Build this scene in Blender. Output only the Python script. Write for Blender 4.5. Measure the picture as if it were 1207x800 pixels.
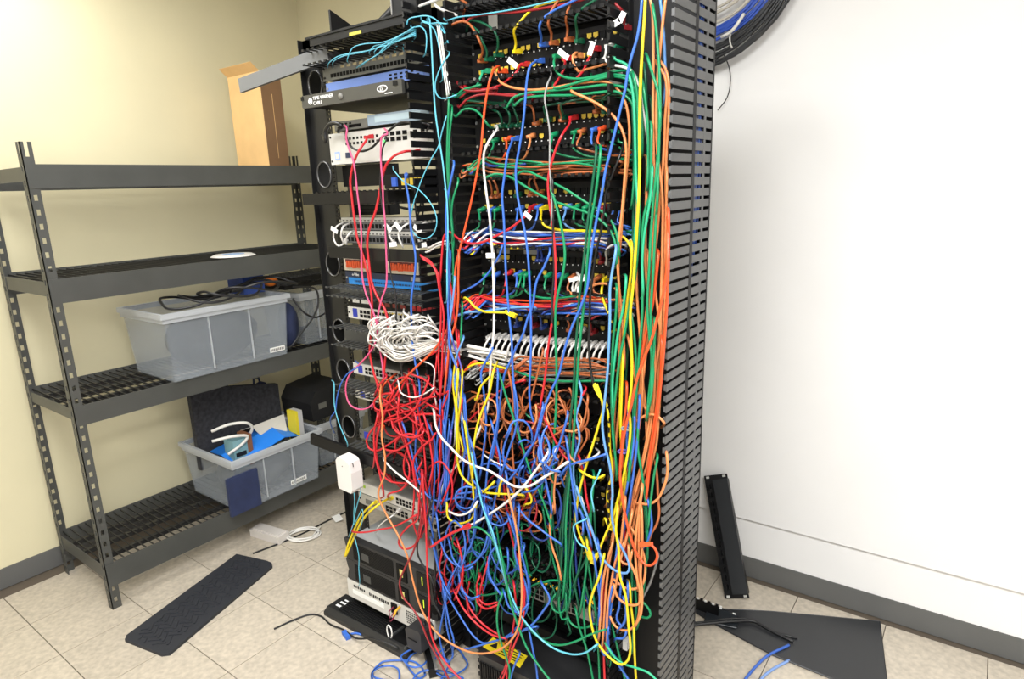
import bpy, math, random
import numpy as np
from mathutils import Matrix, Vector
random.seed(7)
for o in list(bpy.data.objects): bpy.data.objects.remove(o)
SC = bpy.context.scene
COL = SC.collection
# ------------------------------------------------------------------ camera
F, YAW, PITCH, ROLL, CAMZ = 760.0, .6418, .2318, .035, 1.62     # focal length in pixels of a 1207 px wide frame
def cam_axes():
    f = np.array([-math.sin(YAW)*math.cos(PITCH), math.cos(YAW)*math.cos(PITCH), -math.sin(PITCH)])
    r = np.array([math.cos(YAW), math.sin(YAW), 0.]); d = np.cross(f, r)
    return r*math.cos(ROLL)+d*math.sin(ROLL), -r*math.sin(ROLL)+d*math.cos(ROLL), f
CR, CD, CF = cam_axes()
cam = bpy.data.cameras.new('camera'); co = bpy.data.objects.new('camera', cam); COL.objects.link(co)
cam.sensor_fit = 'HORIZONTAL'; cam.sensor_width = 36; cam.lens = 36*F/1207; cam.clip_start = .05
m = Matrix.Identity(4)
for i in range(3):
    m[i][0] = CR[i]; m[i][1] = -CD[i]; m[i][2] = -CF[i]
m[2][3] = CAMZ
co.matrix_world = m
SC.camera = co
# ------------------------------------------------------------------ light and exposure
w = bpy.data.worlds.new('world'); SC.world = w; w.use_nodes = True
w.node_tree.nodes['Background'].inputs[0].default_value = (.85, .88, .95, 1)
w.node_tree.nodes['Background'].inputs[1].default_value = .12
def area(name, loc, sx, sy, power, col=(.975, .985, 1.0)):
    l = bpy.data.lights.new(name, 'AREA'); l.shape = 'RECTANGLE'; l.size = sx; l.size_y = sy; l.energy = power; l.color = col
    o = bpy.data.objects.new(name, l); COL.objects.link(o); o.location = loc
    return o
LAMPS = [(-.45, .15, 66), (1.1, -.3, 74), (-2.45, .9, 21), (-.5, -1.6, 26)]     # ceiling troffers: x, y, watts
for lx, ly, lw in LAMPS: area('troffer_light', (lx, ly, 2.762), 1.15, .55, lw)
vs = SC.view_settings; vs.view_transform = 'Standard'; vs.look = 'None'; vs.gamma = 1; vs.exposure = .34; vs.use_curve_mapping = False
# ------------------------------------------------------------------ helpers
def at(x, y, **k):
    d = CR*((x-603.5)/F)+CD*((y-400)/F)+CF
    ax, v = next(iter(k.items())); i = 'XYZ'.index(ax); o = (0, 0, CAMZ)
    t = (v-o[i])/d[i]
    return np.array([d[0]*t, d[1]*t, CAMZ+d[2]*t])
def lin(c): return tuple(((v/255)/12.92 if v/255 <= .04045 else ((v/255+.055)/1.055)**2.4) for v in c)+(1,)
MATS = {}
def mat(name, rgb, rough=.5, metal=0., var=.0, scale=30., bump=0., spec=.5, trans=0., alpha=1., emit=None, estr=1., rand=0., coat=0.):
    if name in MATS: return MATS[name]
    M = bpy.data.materials.new(name); M.use_nodes = True; nt = M.node_tree; b = nt.nodes['Principled BSDF']
    b.inputs['Base Color'].default_value = lin(rgb); b.inputs['Roughness'].default_value = rough; b.inputs['Metallic'].default_value = metal
    b.inputs['Specular IOR Level'].default_value = spec; b.inputs['Alpha'].default_value = alpha; b.inputs['Transmission Weight'].default_value = trans
    b.inputs['Coat Weight'].default_value = coat
    if emit: b.inputs['Emission Color'].default_value = lin(emit); b.inputs['Emission Strength'].default_value = estr
    if var or bump:
        tc = nt.nodes.new('ShaderNodeTexCoord'); n = nt.nodes.new('ShaderNodeTexNoise'); n.inputs['Scale'].default_value = scale; n.inputs['Detail'].default_value = 5
        nt.links.new(tc.outputs['Object'], n.inputs['Vector'])
        if var:
            mx = nt.nodes.new('ShaderNodeHueSaturation'); mx.inputs['Color'].default_value = lin(rgb)
            mr = nt.nodes.new('ShaderNodeMapRange'); mr.inputs[1].default_value = .3; mr.inputs[2].default_value = .7; mr.inputs[3].default_value = 1-var; mr.inputs[4].default_value = 1+var
            nt.links.new(n.outputs['Fac'], mr.inputs[0]); last = mr.outputs[0]
            if rand:
                oi = nt.nodes.new('ShaderNodeObjectInfo'); r2 = nt.nodes.new('ShaderNodeMapRange'); r2.inputs[3].default_value = 1-rand; r2.inputs[4].default_value = 1+rand
                nt.links.new(oi.outputs['Random'], r2.inputs[0]); mu = nt.nodes.new('ShaderNodeMath'); mu.operation = 'MULTIPLY'
                nt.links.new(last, mu.inputs[0]); nt.links.new(r2.outputs[0], mu.inputs[1]); last = mu.outputs[0]
            nt.links.new(last, mx.inputs['Value']); nt.links.new(mx.outputs[0], b.inputs['Base Color'])
        if bump:
            bp = nt.nodes.new('ShaderNodeBump'); bp.inputs['Strength'].default_value = bump; bp.inputs['Distance'].default_value = .01
            nt.links.new(n.outputs['Fac'], bp.inputs['Height']); nt.links.new(bp.outputs[0], b.inputs['Normal'])
    MATS[name] = M
    return M
class MB:
    def __init__(s): s.v = []; s.f = []
    def box(s, x0, x1, y0, y1, z0, z1):
        n = len(s.v)
        s.v += [(x0,y0,z0),(x1,y0,z0),(x1,y1,z0),(x0,y1,z0),(x0,y0,z1),(x1,y0,z1),(x1,y1,z1),(x0,y1,z1)]
        s.f += [tuple(n+i for i in q) for q in ((3,2,1,0),(4,5,6,7),(0,1,5,4),(1,2,6,5),(2,3,7,6),(3,0,4,7))]
        return s
    def obox(s, c, u, v, w, a, b, d):
        """box centred at c, half sizes a, b, d along unit vectors u, v, w"""
        c, u, v, w = map(np.array, (c, u, v, w)); n = len(s.v)
        for k in (-d, d):
            for i, j in ((-a,-b),(a,-b),(a,b),(-a,b)): s.v.append(tuple(c+u*i+v*j+w*k))
        s.f += [tuple(n+i for i in q) for q in ((3,2,1,0),(4,5,6,7),(0,1,5,4),(1,2,6,5),(2,3,7,6),(3,0,4,7))]
        return s
    def prism(s, pts, axis, a, b):
        """polygon pts (2D, in the two other axes in order) extruded along axis from a to b"""
        n = len(s.v); k = len(pts)
        for t in (a, b):
            for p, q in pts:
                s.v.append({'x': (t,p,q), 'y': (p,t,q), 'z': (p,q,t)}[axis])
        s.f.append(tuple(range(n, n+k))[::-1]); s.f.append(tuple(range(n+k, n+2*k)))
        for i in range(k): j = (i+1) % k; s.f.append((n+i, n+j, n+k+j, n+k+i))
        return s
    def cyl(s, c, r, axis, a, b, k=12, r2=None):
        r2 = r if r2 is None else r2; n = len(s.v)
        for t, rr in ((a, r), (b, r2)):
            for i in range(k):
                p, q = rr*math.cos(2*math.pi*i/k), rr*math.sin(2*math.pi*i/k)
                s.v.append({'x': (t,c[0]+p,c[1]+q), 'y': (c[0]+p,t,c[1]+q), 'z': (c[0]+p,c[1]+q,t)}[axis])
        s.f.append(tuple(range(n, n+k))[::-1]); s.f.append(tuple(range(n+k, n+2*k)))
        for i in range(k): j = (i+1) % k; s.f.append((n+i, n+j, n+k+j, n+k+i))
        return s
    def tube(s, P, r, k=6, closed=False):
        P = np.asarray(P, float); N = len(P); n = len(s.v)
        T = np.gradient(P, axis=0)
        if closed: T = np.roll(P, -1, 0)-np.roll(P, 1, 0)
        T /= np.maximum(np.linalg.norm(T, axis=1, keepdims=True), 1e-9)
        a = np.array([0, 0, 1.]) if abs(T[0][2]) < .9 else np.array([1., 0, 0])
        nr = np.cross(T[0], a); nr /= np.linalg.norm(nr)
        ang = np.arange(k)*2*math.pi/k; ca, sa = np.cos(ang)[:, None], np.sin(ang)[:, None]
        for i in range(N):
            nr = nr-T[i]*np.dot(nr, T[i]); nr /= max(np.linalg.norm(nr), 1e-9); bn = np.cross(T[i], nr)
            rr = r[i] if hasattr(r, '__len__') else r
            s.v += [tuple(q) for q in (P[i]+rr*(ca*nr+sa*bn))]
        for i in range(N if closed else N-1):
            i2 = (i+1) % N
            for j in range(k): j2 = (j+1) % k; s.f.append((n+i*k+j, n+i*k+j2, n+i2*k+j2, n+i2*k+j))
        if not closed: s.f.append(tuple(n+j for j in range(k))[::-1]); s.f.append(tuple(n+(N-1)*k+j for j in range(k)))
        return s
    def mesh(s, name, m, off=(0, 0, 0), smooth=False):
        me = bpy.data.meshes.new(name)
        v = (np.array(s.v)-np.array(off)).tolist()
        me.from_pydata(v, [], s.f); me.materials.append(m)
        if smooth: me.polygons.foreach_set('use_smooth', [True]*len(me.polygons))
        me.update(); return me
    def build(s, name, m, parent=None, smooth=False, off=None):
        o0 = off if off is not None else (ROOT_LOC(parent) if parent is not None else (0, 0, 0))
        o = bpy.data.objects.new(name, s.mesh(name, m, o0, smooth)); COL.objects.link(o)
        if parent is not None: o.parent = parent
        elif off is not None: o.location = off
        return o
def ROOT_LOC(p):
    l = np.zeros(3)
    while p is not None: l += np.array(p.location); p = p.parent
    return l
def tag(o, label, cat=None, group=None, kind=None):
    if label: o['label'] = label
    if cat: o['category'] = cat
    if group: o['group'] = group
    if kind: o['kind'] = kind
    return o
def thing(name, label, cat, loc, group=None, kind=None):
    o = bpy.data.objects.new(name, None); o.empty_display_size = .05; COL.objects.link(o); o.location = loc
    return tag(o, label, cat, group, kind)
def stuff(o): o['kind'] = 'stuff'; return o
def inst(name, me, parent, loc):
    """a part that shares mesh data; loc in world coordinates"""
    o = bpy.data.objects.new(name, me); COL.objects.link(o); o.parent = parent
    o.location = np.array(loc)-ROOT_LOC(parent); return o
def text(name, s, size, m, parent, origin, ux=(1, 0, 0), uy=(0, 0, 1), depth=.0006):
    cu = bpy.data.curves.new(name, 'FONT'); cu.body = s; cu.size = size; cu.extrude = depth
    t = bpy.data.objects.new(name+'_t', cu); COL.objects.link(t)
    dg = bpy.context.evaluated_depsgraph_get(); me = bpy.data.meshes.new_from_object(t.evaluated_get(dg)); bpy.data.objects.remove(t)
    ux, uy = np.array(ux, float), np.array(uy, float); uz = np.cross(ux, uy); base = np.array(origin)-ROOT_LOC(parent)
    for v in me.vertices: v.co = Vector(base+ux*v.co[0]+uy*v.co[1]+uz*v.co[2])
    me.materials.clear(); me.materials.append(m); me.name = name
    o = bpy.data.objects.new(name, me); COL.objects.link(o); o.parent = parent; return o
# ------------------------------------------------------------------ materials
BLK = mat('black_steel', (15, 15, 16), .45, 0, .12, 25, spec=.35)
BLK2 = mat('black_plastic', (11, 11, 12), .5, 0, .1, 40, spec=.3)
DGREY = mat('charcoal_steel', (66, 67, 66), .45, .1, .08, 12)
FING = mat('duct_finger_plastic', (74, 75, 75), .38, 0, .06, 40, spec=.6)
SILV = mat('silver_panel', (176, 174, 166), .42, .25, .05, 18)
LSILV = mat('light_grey_panel', (205, 203, 196), .5, 0, .05, 18)
MID = mat('grey_panel', (112, 112, 106), .5, .2, .08, 20)
WHT = mat('white_plastic', (226, 224, 219), .45, 0, .03, 30)
INK = mat('black_ink', (18, 18, 20), .6)
DARK = mat('port_black', (6, 6, 7), .6, spec=.2)
YEL = mat('yellow_jack', (204, 176, 58), .5)
PAPER = mat('white_label_paper', (236, 235, 231), .7)
PRINT = mat('white_print', (232, 232, 230), .6)
STEEL = mat('bright_steel', (190, 190, 188), .3, .8)
WALLC = mat('cream_wall_paint', (214, 206, 172), .75, 0, .03, 3, bump=.06)
BOARD = mat('white_board_paint', (229, 228, 226), .6, 0, .025, 2.2, bump=.12)
BASEM = mat('grey_vinyl_base', (92, 92, 90), .55, 0, .05, 8)
TILE = mat('vinyl_tile', (186, 176, 160), .42, 0, .16, 55, rand=.05)
GROUT = mat('tile_joint', (92, 82, 70), .8)
CEIL = mat('ceiling_paint', (188, 187, 183), .85)
# ------------------------------------------------------------------ room
XL, YB, XR, YF, ZC = -3.3, 2.5, 2.2, -2.4, 2.8
fl = MB().box(XL-.1, XR+.1, YF-.1, YB+.1, -.1, -.004).build('floor', GROUT); tag(fl, 'beige speckled vinyl tile floor', kind='structure')
T = .305; tile = MB().prism([(-T/2+.0016, -T/2+.0016), (T/2-.0016, -T/2+.0016), (T/2-.0016, T/2-.0016), (-T/2+.0016, T/2-.0016)], 'z', 0, .004).mesh('floor_tile', TILE)
ix0, iy0 = -2.295, 1.545
for i in range(-4, 13):
    for j in range(-8, 4):
        cx_, cy_ = ix0+(i+.5)*T, iy0+(j+.5)*T
        if XL+T*.4 < cx_ < 1.5 and cy_ < YB-T*.4: inst('floor_tile', tile, fl, (cx_, cy_, -.004))
for nm, b, M in (('wall_back', (XL-.1, XR+.1, YB, YB+.1, 0, ZC), WALLC), ('wall_left', (XL-.1, XL, YF, YB, 0, ZC), WALLC),
                 ('wall_right', (XR, XR+.1, YF, YB, 0, ZC), BOARD), ('wall_front', (XL-.1, XR+.1, YF-.1, YF, 0, ZC), BOARD), ('ceiling', (XL-.1, XR+.1, YF-.1, YB+.1, ZC, ZC+.1), CEIL)):
    tag(MB().box(*b).build(nm, M), {'wall_back': 'cream painted back wall behind the racks', 'wall_left': 'cream painted side wall behind the shelving', 'wall_right': 'off-white side wall', 'wall_front': 'off-white wall behind the viewer', 'ceiling': 'pale flat ceiling'}[nm], kind='structure')
tag(MB().prism([(-1.35, .085), (XR, .085), (XR, .255), (-1.35, .262)], 'y', YB-.005, YB).build('trim_1', BOARD), 'off-white strip of wall below the painted backer board', kind='structure')
tag(MB().box(-1.35, XR, YB-.02, YB, .262, ZC).build('trim_2', BOARD), 'off-white painted plywood backer board on the back wall', kind='structure')
tag(MB().prism([(YB-.012, 0), (YB, 0), (YB, .088), (YB-.009, .088)], 'x', XL, XR).build('baseboard_back', BASEM), 'dark grey vinyl baseboard along the back wall', kind='structure')
tag(MB().prism([(XL, 0), (XL+.012, 0), (XL+.009, .088), (XL, .088)], 'y', YF, YB-.012).build('baseboard_left', BASEM), 'dark grey vinyl baseboard behind the shelving', kind='structure')
LENS = mat('troffer_lens', (255, 250, 238), .5, emit=(255, 248, 232), estr=2.0)
for k, (lx, ly, lw) in enumerate(LAMPS):
    t = thing('ceiling_light', ['flat ceiling troffer above the racks', 'flat ceiling troffer near the back right wall', 'flat ceiling troffer above the shelving', 'flat ceiling troffer behind the viewer'][k], 'ceiling light', (lx, ly, 2.77), 'ceiling troffers')
    fm = MB()
    for a, b, c, d in ((-.61, .61, -.31, -.285), (-.61, .61, .285, .31), (-.61, -.585, -.285, .285), (.585, .61, -.285, .285)): fm.box(lx+a, lx+b, ly+c, ly+d, 2.77, 2.8)
    fm.build('frame', WHT, t); MB().box(lx-.585, lx+.585, ly-.285, ly+.285, 2.78, 2.795).build('diffuser', LENS, t)
# ------------------------------------------------------------------ racks
XA, XB, XC, XD = -1.872, -1.39, -1.225, -.742      # left rack from XA to XB, middle manager, right rack from XC to XD
D = 1.5; XO = -.585; ZT = 2.13
def oval_plate(mb, x0, x1, z0, z1, y0, y1, rx, rz, k=20):
    cx, cz = (x0+x1)/2, (z0+z1)/2; n = len(mb.v)
    hx, hz = (x1-x0)/2, (z1-z0)/2
    for y in (y0, y1):
        for i in range(k):
            a = 2*math.pi*(i+.5)/k; c, s = math.cos(a), math.sin(a)
            mb.v.append((cx+rx*c, y, cz+rz*s))
            t = min(hx/abs(c) if abs(c) > 1e-6 else 9, hz/abs(s) if abs(s) > 1e-6 else 9); mb.v.append((cx+t*c, y, cz+t*s))
    for i in range(k):
        j = (i+1) % k; o = 2*k
        mb.f += [(n+2*i, n+2*i+1, n+2*j+1, n+2*j), (n+o+2*j, n+o+2*j+1, n+o+2*i+1, n+o+2*i), (n+2*i, n+2*j, n+o+2*j, n+o+2*i), (n+2*i+1, n+o+2*i+1, n+o+2*j+1, n+2*j+1)]
    for (sx, sz) in ((-1,-1),(1,-1),(1,1),(-1,1)):      # fill the clipped corners
        q = [i for i in range(k)]
        best = sorted(q, key=lambda i: abs(mb.v[n+2*i+1][0]-(cx+sx*hx))+abs(mb.v[n+2*i+1][2]-(cz+sz*hz)))[:2]
        c0 = len(mb.v)
        mb.v += [(cx+sx*hx, y0, cz+sz*hz), (cx+sx*hx, y1, cz+sz*hz)]
        i, j = best
        mb.f += [(n+2*i+1, n+2*j+1, c0), (n+2*k+2*i+1, n+2*k+2*j+1, c0+1)]
rk = thing('equipment_rack', 'black open frame rack holding switches, with oval cut-outs in its post', 'rack', (-1.63, D+.02, 0))
ovals = (1.985, 1.685, 1.37, 1.12, .965, .74); zz = 0
pm = MB(); x0, x1 = -1.975, -1.875
edges = []
for c in sorted(ovals): edges += [(c-.05, c+.05)]
cur = 0
for a, b in edges:
    pm.box(x0, x1, D+.004, D+.008, cur, a); oval_plate(pm, x0, x1, a, b, D+.004, D+.008, .036, .043); cur = b
pm.box(x0, x1, D+.004, D+.008, cur, ZT)
pm.box(x0-.003, x0, D-.015, D+.075, 0, ZT)
pm.build('post', mat('post_grey_black', (22, 22, 22), .45, 0, .1, 20), rk)
for c in ovals:
    a = np.linspace(0, 2*math.pi, 25)[:-1]
    MB().tube(np.stack([-1.925+.037*np.cos(a), D+.002+0*a, c+.044*np.sin(a)], 1), .0035, 6, True).build('cutout_lip', mat('lip_steel', (96, 96, 96), .25, .6), rk, True)
rm = MB(); z = .05                                  # square-hole mounting rail, a real ladder
rm.box(-1.879, -1.873, D-.002, D, .02, ZT).box(-1.861, -1.855, D-.002, D, .02, ZT)
while z < ZT-.03: rm.box(-1.873, -1.861, D-.002, D, z, z+.008); z += .0148
rm.build('mounting_rail', BLK, rk)
MB().box(XB-.002, XB+.03, D+.004, D+.075, 0, ZT).build('post', BLK, rk)
MB().box(-1.975, XB+.03, D+.004, D+.06, ZT-.03, ZT).build('crossbar', BLK, rk)
MB().box(-2.0, XB+.03, D+.005, D+.5, 0, .012).build('base_plate', BLK, rk)
rk2 = thing('equipment_rack', 'black open frame rack packed with patch panels and coloured cords', 'rack', (-.98, D+.02, 0))
MB().box(XC-.03, XC+.004, D+.004, D+.075, 0, ZT).build('post', BLK, rk2)
MB().box(XD-.004, XD+.03, D+.004, D+.075, 0, ZT).build('post', BLK, rk2)
MB().box(XC-.03, XD+.03, D+.01, D+.06, ZT-.03, ZT).build('crossbar', BLK, rk2)
MB().box(XC-.03, XD+.03, D+.005, D+.5, 0, .012).build('base_plate', BLK, rk2)
# ---- vertical managers with fingers
PI_ = .0265
def finger_mesh(depth, dirx, m):
    b = MB(); h = PI_*.70
    b.box(-.0011, .0011, -depth, 0, 0, h)
    b.prism([(-.0011, -depth), (-.0011+.007*dirx, -depth-.001), (-.0011+.007*dirx, -depth+.002), (-.0011, -depth+.003)] if dirx > 0 else [(.0011, -depth+.003), (.0011+.007*dirx, -depth+.002), (.0011+.007*dirx, -depth-.001), (.0011, -depth)], 'z', h*.12, h*.88)
    return b.mesh('finger', m)
vm = thing('vertical_cable_manager', 'tall slotted vertical cable duct on the right-hand side of the racks', 'cable manager', (XO-.07, D+.02, 0))
MB().box(XO-.155, XO, D+.012, D+.018, 0, ZT+.05).build('spine', BLK, vm)
MB().box(XO-.004, XO+.0015, D+.006, D+.024, 0, ZT+.05).build('seam_strip', BLK2, vm)
MB().box(XO-.004, XO+.0015, D+.128, D+.136, 0, ZT+.05).build('rear_strip', BLK2, vm)
MB().box(XO-.155, XO-.15, D-.02, D+.13, 0, ZT+.05).build('inner_wall', BLK, vm)
MB().box(XO-.15, XO-.003, D+.138, D+.142, 0, ZT+.05).build('added_back_cover', BLK2, vm)  # unseen plate added so the rear slots read black
fo, fr, fi = finger_mesh(.118, -1, FING), MB().box(-.0011, .0011, -.108, 0, 0, PI_*.70).mesh('finger', FING), finger_mesh(.10, 1, BLK)
fw = MB().box(-.0011, .0011, -.052, -.036, 0, PI_).mesh('finger_web', FING)
k = 0; z = .02
while z < ZT+.03:
    inst('finger', fo, vm, (XO, D+.006, z)); inst('finger', fr, vm, (XO, D+.132, z)); inst('finger', fi, vm, (XO-.152, D-.02, z))
    z += PI_
MB().box(XO-.0012, XO+.0012, D+.078, D+.09, 0, ZT+.05).build('finger_web', FING, vm)
for zz_ in (1.93, .60): MB().cyl((XO-.045, zz_), .004, 'y', D+.006, D+.012, 10).build('screw', STEEL, vm)
vm2 = thing('vertical_cable_manager', 'vertical finger duct standing between the two racks', 'cable manager', ((XB+XC)/2, D+.02, 0))
MB().box(XB+.002, XC-.002, D+.014, D+.02, 0, ZT).build('spine', BLK, vm2)
fa, fb = finger_mesh(.115, 1, BLK), finger_mesh(.115, -1, BLK)
z = .02
while z < ZT-.01:
    inst('finger', fa, vm2, (XB+.004, D+.014, z)); inst('finger', fb, vm2, (XC-.004, D+.014, z)); z += PI_
# ---- horizontal managers
def hmanager(label, x0, x1, zc, h=.075, depth=.085, n=18, m=BLK, group=None, both=True, tip=(-.004, .010)):
    t = thing('horizontal_cable_manager', label, 'cable manager', ((x0+x1)/2, D, zc-h/2), group)
    MB().box(x0, x1, D-.003, D, zc-h/2, zc+h/2).build('back_plate', m, t)
    p = (x1-x0-.02)/n
    fm = MB().box(-.0045, .0045, -depth, 0, 0, .0022).box(-.006, .006, -depth-.0025, -depth, *tip).mesh('finger', m)
    for s in ((1, -1) if both else (1,)):
        zq = zc+s*(h/2-.003)
        for i in range(n): inst('finger', fm, t, (x0+.01+(i+.5)*p, D-.003, zq))
    return t
for lb, zc in (('topmost black finger duct above the first patch panel in the right-hand rack', 2.045), ('black finger duct below the first patch panel from the top', 1.859), ('black finger duct below the second patch panel from the top', 1.677),
               ('black finger duct below the third patch panel, full of blue and white cords', 1.495), ('black finger duct below the fourth patch panel, full of red cords', 1.313), ('black finger duct below the row of white boots, carrying brown-orange cords', 1.03),
               ('black finger duct half way down behind the orange tangle', .86), ('lower black finger duct behind the hanging green cords', .565), ('lowest black finger duct above the row of yellow lights', .472)):
    hmanager(lb, XC+.005, XD-.005, zc, n=22, tip=(-.002, .006))
LMAN = [('black finger duct right under the dark top shelf, behind the aqua fibres', 2.05, .05), ('black finger duct under the blue-fronted unit', 1.283, .036), ('black finger duct beside the white cord heap', 1.122, .07), ('black finger duct under the grey flat-topped switch', .928, .03), ('black finger duct below the dark switch with the blue corner', .682, .03), ('black finger duct right under the grey rack server', 1.603, .045)]
for lb, zc, h in LMAN: hmanager(lb, XA-.02, XB, zc, h, .075, 18, DGREY if zc < 1.4 else BLK, tip=(-.001, .005))
# ---- patch panels in the right rack
def patch_panel(label, zc, rows, seed, m=BLK2, frac=.5, x0=XC, x1=XD, h=.088, jack=YEL):
    rnd = random.Random(seed)
    t = thing('patch_bay', label, 'patch panel', ((x0+x1)/2, D, zc-h/2), 'patch panels in the right-hand rack')
    MB().box(x0+.002, x1-.002, D-.004, D, zc-h/2+.001, zc+h/2-.001).build('face_plate', m, t)
    fr_, jk, dt = MB(), MB(), MB()
    for z in rows:
        for i in range(24):
            x = x0+.035+i*.0176+(i//6)*.003
            fr_.box(x-.0078, x+.0078, D-.0075, D-.004, z-.0085, z+.008)
            if rnd.random() < frac: jk.box(x-.0062, x+.0062, D-.009, D-.0075, z-.003, z+.0065).box(x-.0035, x+.0035, D-.009, D-.0075, z-.0055, z-.003)
            dt.box(x-.0016, x+.0016, D-.0085, D-.0075, z-.0135, z-.0105)
    stuff(fr_.build('port_frames', DARK, t)); stuff(dt.build('port_marks', PRINT, t))
    if jk.v: stuff(jk.build('port_jacks', jack, t))
    for sx in (x0+.009, x1-.009):
        for sz in (zc-h/2+.012, zc+h/2-.012): MB().cyl((sx, sz), .004, 'y', D-.0065, D-.004, 8).build('screw', STEEL, t)
    return t
patch_panel('black patch panel with yellow jacks, highest in the right-hand rack', 1.95, (1.972, 1.930), 1)
patch_panel('black patch panel with yellow jacks, second from the top', 1.768, (1.787, 1.749), 2)
patch_panel('black patch panel with yellow jacks, third from the top', 1.586, (1.605, 1.567), 3)
patch_panel('black patch panel with yellow jacks, fourth from the top', 1.404, (1.423, 1.385), 4, frac=.35)
patch_panel('black patch panel just above the row of white boots', 1.235, (1.245,), 5, frac=.3, h=.06)
patch_panel('dark patch panel behind the orange tangle', .945, (.965, .925), 6, frac=.2)
patch_panel('dark patch panel behind the blue and orange tangle', .74, (.76, .72), 8, frac=.2)
patch_panel('black patch panel with small yellow lights near the bottom', .405, (.398,), 7, frac=.6, h=.04, jack=mat('amber_lens', (245, 190, 50), .4, emit=(255, 190, 40), estr=.6))
# white switch behind white boots and lower hardware
def screws(t, x0, x1, z0, z1, y, m=STEEL):
    for sx in (x0+.008, x1-.008):
        for sz in ((z0+z1)/2,) if z1-z0 < .05 else (z0+.012, z1-.012): MB().cyl((sx, sz), .0038, 'y', y-.0025, y, 8).build('screw', m, t)
def device(name, label, cat, x0, x1, z0, z1, face=SILV, body=None, depth=.3, y=D, ears=True, top=None, group=None):
    t = thing(name, label, cat, ((x0+x1)/2, y, z0), group)
    b = body or face; i = .018 if ears else 0
    MB().box(x0+i, x1-i, y, y+depth, z0+.001, z1-.001).build('chassis', b, t)
    MB().box(x0+i, x1-i, y-.006, y, z0+.001, z1-.001).build('front_panel', face, t)
    if ears:
        for a, c in ((x0, x0+i), (x1-i, x1)): MB().box(a, c, y-.004, y, z0+.001, z1-.001).build('mounting_ear', face, t)
        screws(t, x0, x1, z0, z1, y-.004, INK if face in (SILV, LSILV, MID) else STEEL)
    return t
def ports(t, x0, x1, z0, z1, nx, nz, y, m=DARK, name='ports', fill=.74):
    b = MB(); dx, dz = (x1-x0)/nx, (z1-z0)/nz
    for i in range(nx):
        for j in range(nz):
            cx, cz = x0+(i+.5)*dx, z0+(j+.5)*dz
            b.box(cx-dx*fill/2, cx+dx*fill/2, y-.0012, y, cz-dz*fill/2, cz+dz*fill/2)
    return stuff(b.build(name, m, t))
t = device('network_switch', 'dark switch with a row of white-booted cords', 'switch', XC, XD, 1.145, 1.19, BLK2); ports(t, XC+.03, XD-.04, 1.15, 1.186, 24, 2, D-.006)
t = device('network_switch', 'silver-faced panel with printed ports near the bottom of the right-hand rack', 'switch', XC+.02, XD, .325, .37, SILV, depth=.25); ports(t, XC+.13, XC+.2, .33, .366, 4, 2, D-.006); ports(t, XC+.26, XC+.32, .33, .366, 3, 2, D-.006); ports(t, XC+.38, XD-.03, .33, .366, 4, 2, D-.006)
ports(t, XC+.04, XC+.10, .332, .364, 3, 2, D-.006, mat('blue_plug', (58, 84, 190), .5), 'blue_ports')
MB().box(XD+.006, XD+.02, D-.03, D-.004, .3, .33).build('end_cap', WHT, t)
# floor-standing battery backup below
BKT = mat('black_tower', (34, 34, 35), .4, 0, .1, 15)
ub = thing('battery_backup', 'black floor-standing battery backup with a yellow sticker on its lid', 'power supply', (-.98, 1.6, 0))
MB().prism([(-1.195, 1.36), (-1.175, 1.338), (-.77, 1.338), (-.75, 1.36), (-.75, 1.95), (-1.195, 1.95)], 'z', 0, .175).build('case', BKT, ub)
rb = MB().box(-.012/2, .012/2, -.006, 0, 0, .145)
rbm = MB().box(-.0022, .0022, -.006, .002, .01, .15).mesh('rib', BLK2)
for i in range(30): inst('rib', rbm, ub, (-1.168+i*.0095, 1.338, 0))
MB().box(-.86, -.78, 1.333, 1.338, .05, .13).build('control_panel', DARK, ub)
YST = mat('yellow_sticker', (232, 208, 30), .55, 0, .04, 30)
st = MB().prism([(-1.185, 1.368), (-1.03, 1.360), (-1.04, 1.415), (-1.185, 1.423)], 'z', .175, .1758).build('sticker', YST, ub)
ink = MB()
for i in range(4): ink.box(-1.125, -1.05, 1.373+i*.0105, 1.3765+i*.0105, .1758, .1762)
ink.prism([(-1.17, 1.385), (-1.14, 1.384), (-1.155, 1.41)], 'z', .1758, .1762); stuff(ink.build('sticker_print', INK, st))
t = thing('shelf_plate', 'black rack shelf just above the floor-standing battery backup', 'shelf', (-.98, D, .2)); MB().box(XC+.003, XD-.003, D-.02, D+.3, .205, .209).build('plate', BLK, t); MB().box(XC+.003, XD-.003, D-.022, D-.02, .205, .24).build('front_lip', BLK, t)
# ------------------------------------------------------------------ left rack equipment
t = thing('rack_shelf', 'dark sloping shelf on top of the left-hand rack', 'shelf', (-1.63, D, 2.1))
MB().box(XA+.04, XB+.01, D-.095, D+.4, 2.098, 2.104).build('plate', BLK, t); MB().box(XA+.06, XB+.01, D-.092, D-.088, 2.076, 2.098).build('front_lip', BLK, t)
MB().box(-1.62, -1.568, D-.0945, D-.092, 2.077, 2.086).build('sticker', mat('pale_yellow_sticker', (190, 180, 70), .6), t)
t = thing('metal_bracket', 'small black wedge bracket standing on the rack-top shelf', 'bracket', (-1.82, 1.6, 2.104)); MB().prism([(1.5, 2.104), (1.75, 2.104), (1.5, 2.20)], 'x', -1.82, -1.812).build('plate', BLK, t); MB().box(-1.82, -1.72, 1.5, 1.504, 2.104, 2.12).build('flange', BLK, t)
hump = MB(); P = [(-1.72, 1.56, 2.112), (-1.66, 1.57, 2.14), (-1.57, 1.58, 2.18), (-1.48, 1.60, 2.215), (-1.36, 1.67, 2.235), (-1.24, 1.68, 2.23), (-1.12, 1.69, 2.20)]
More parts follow.
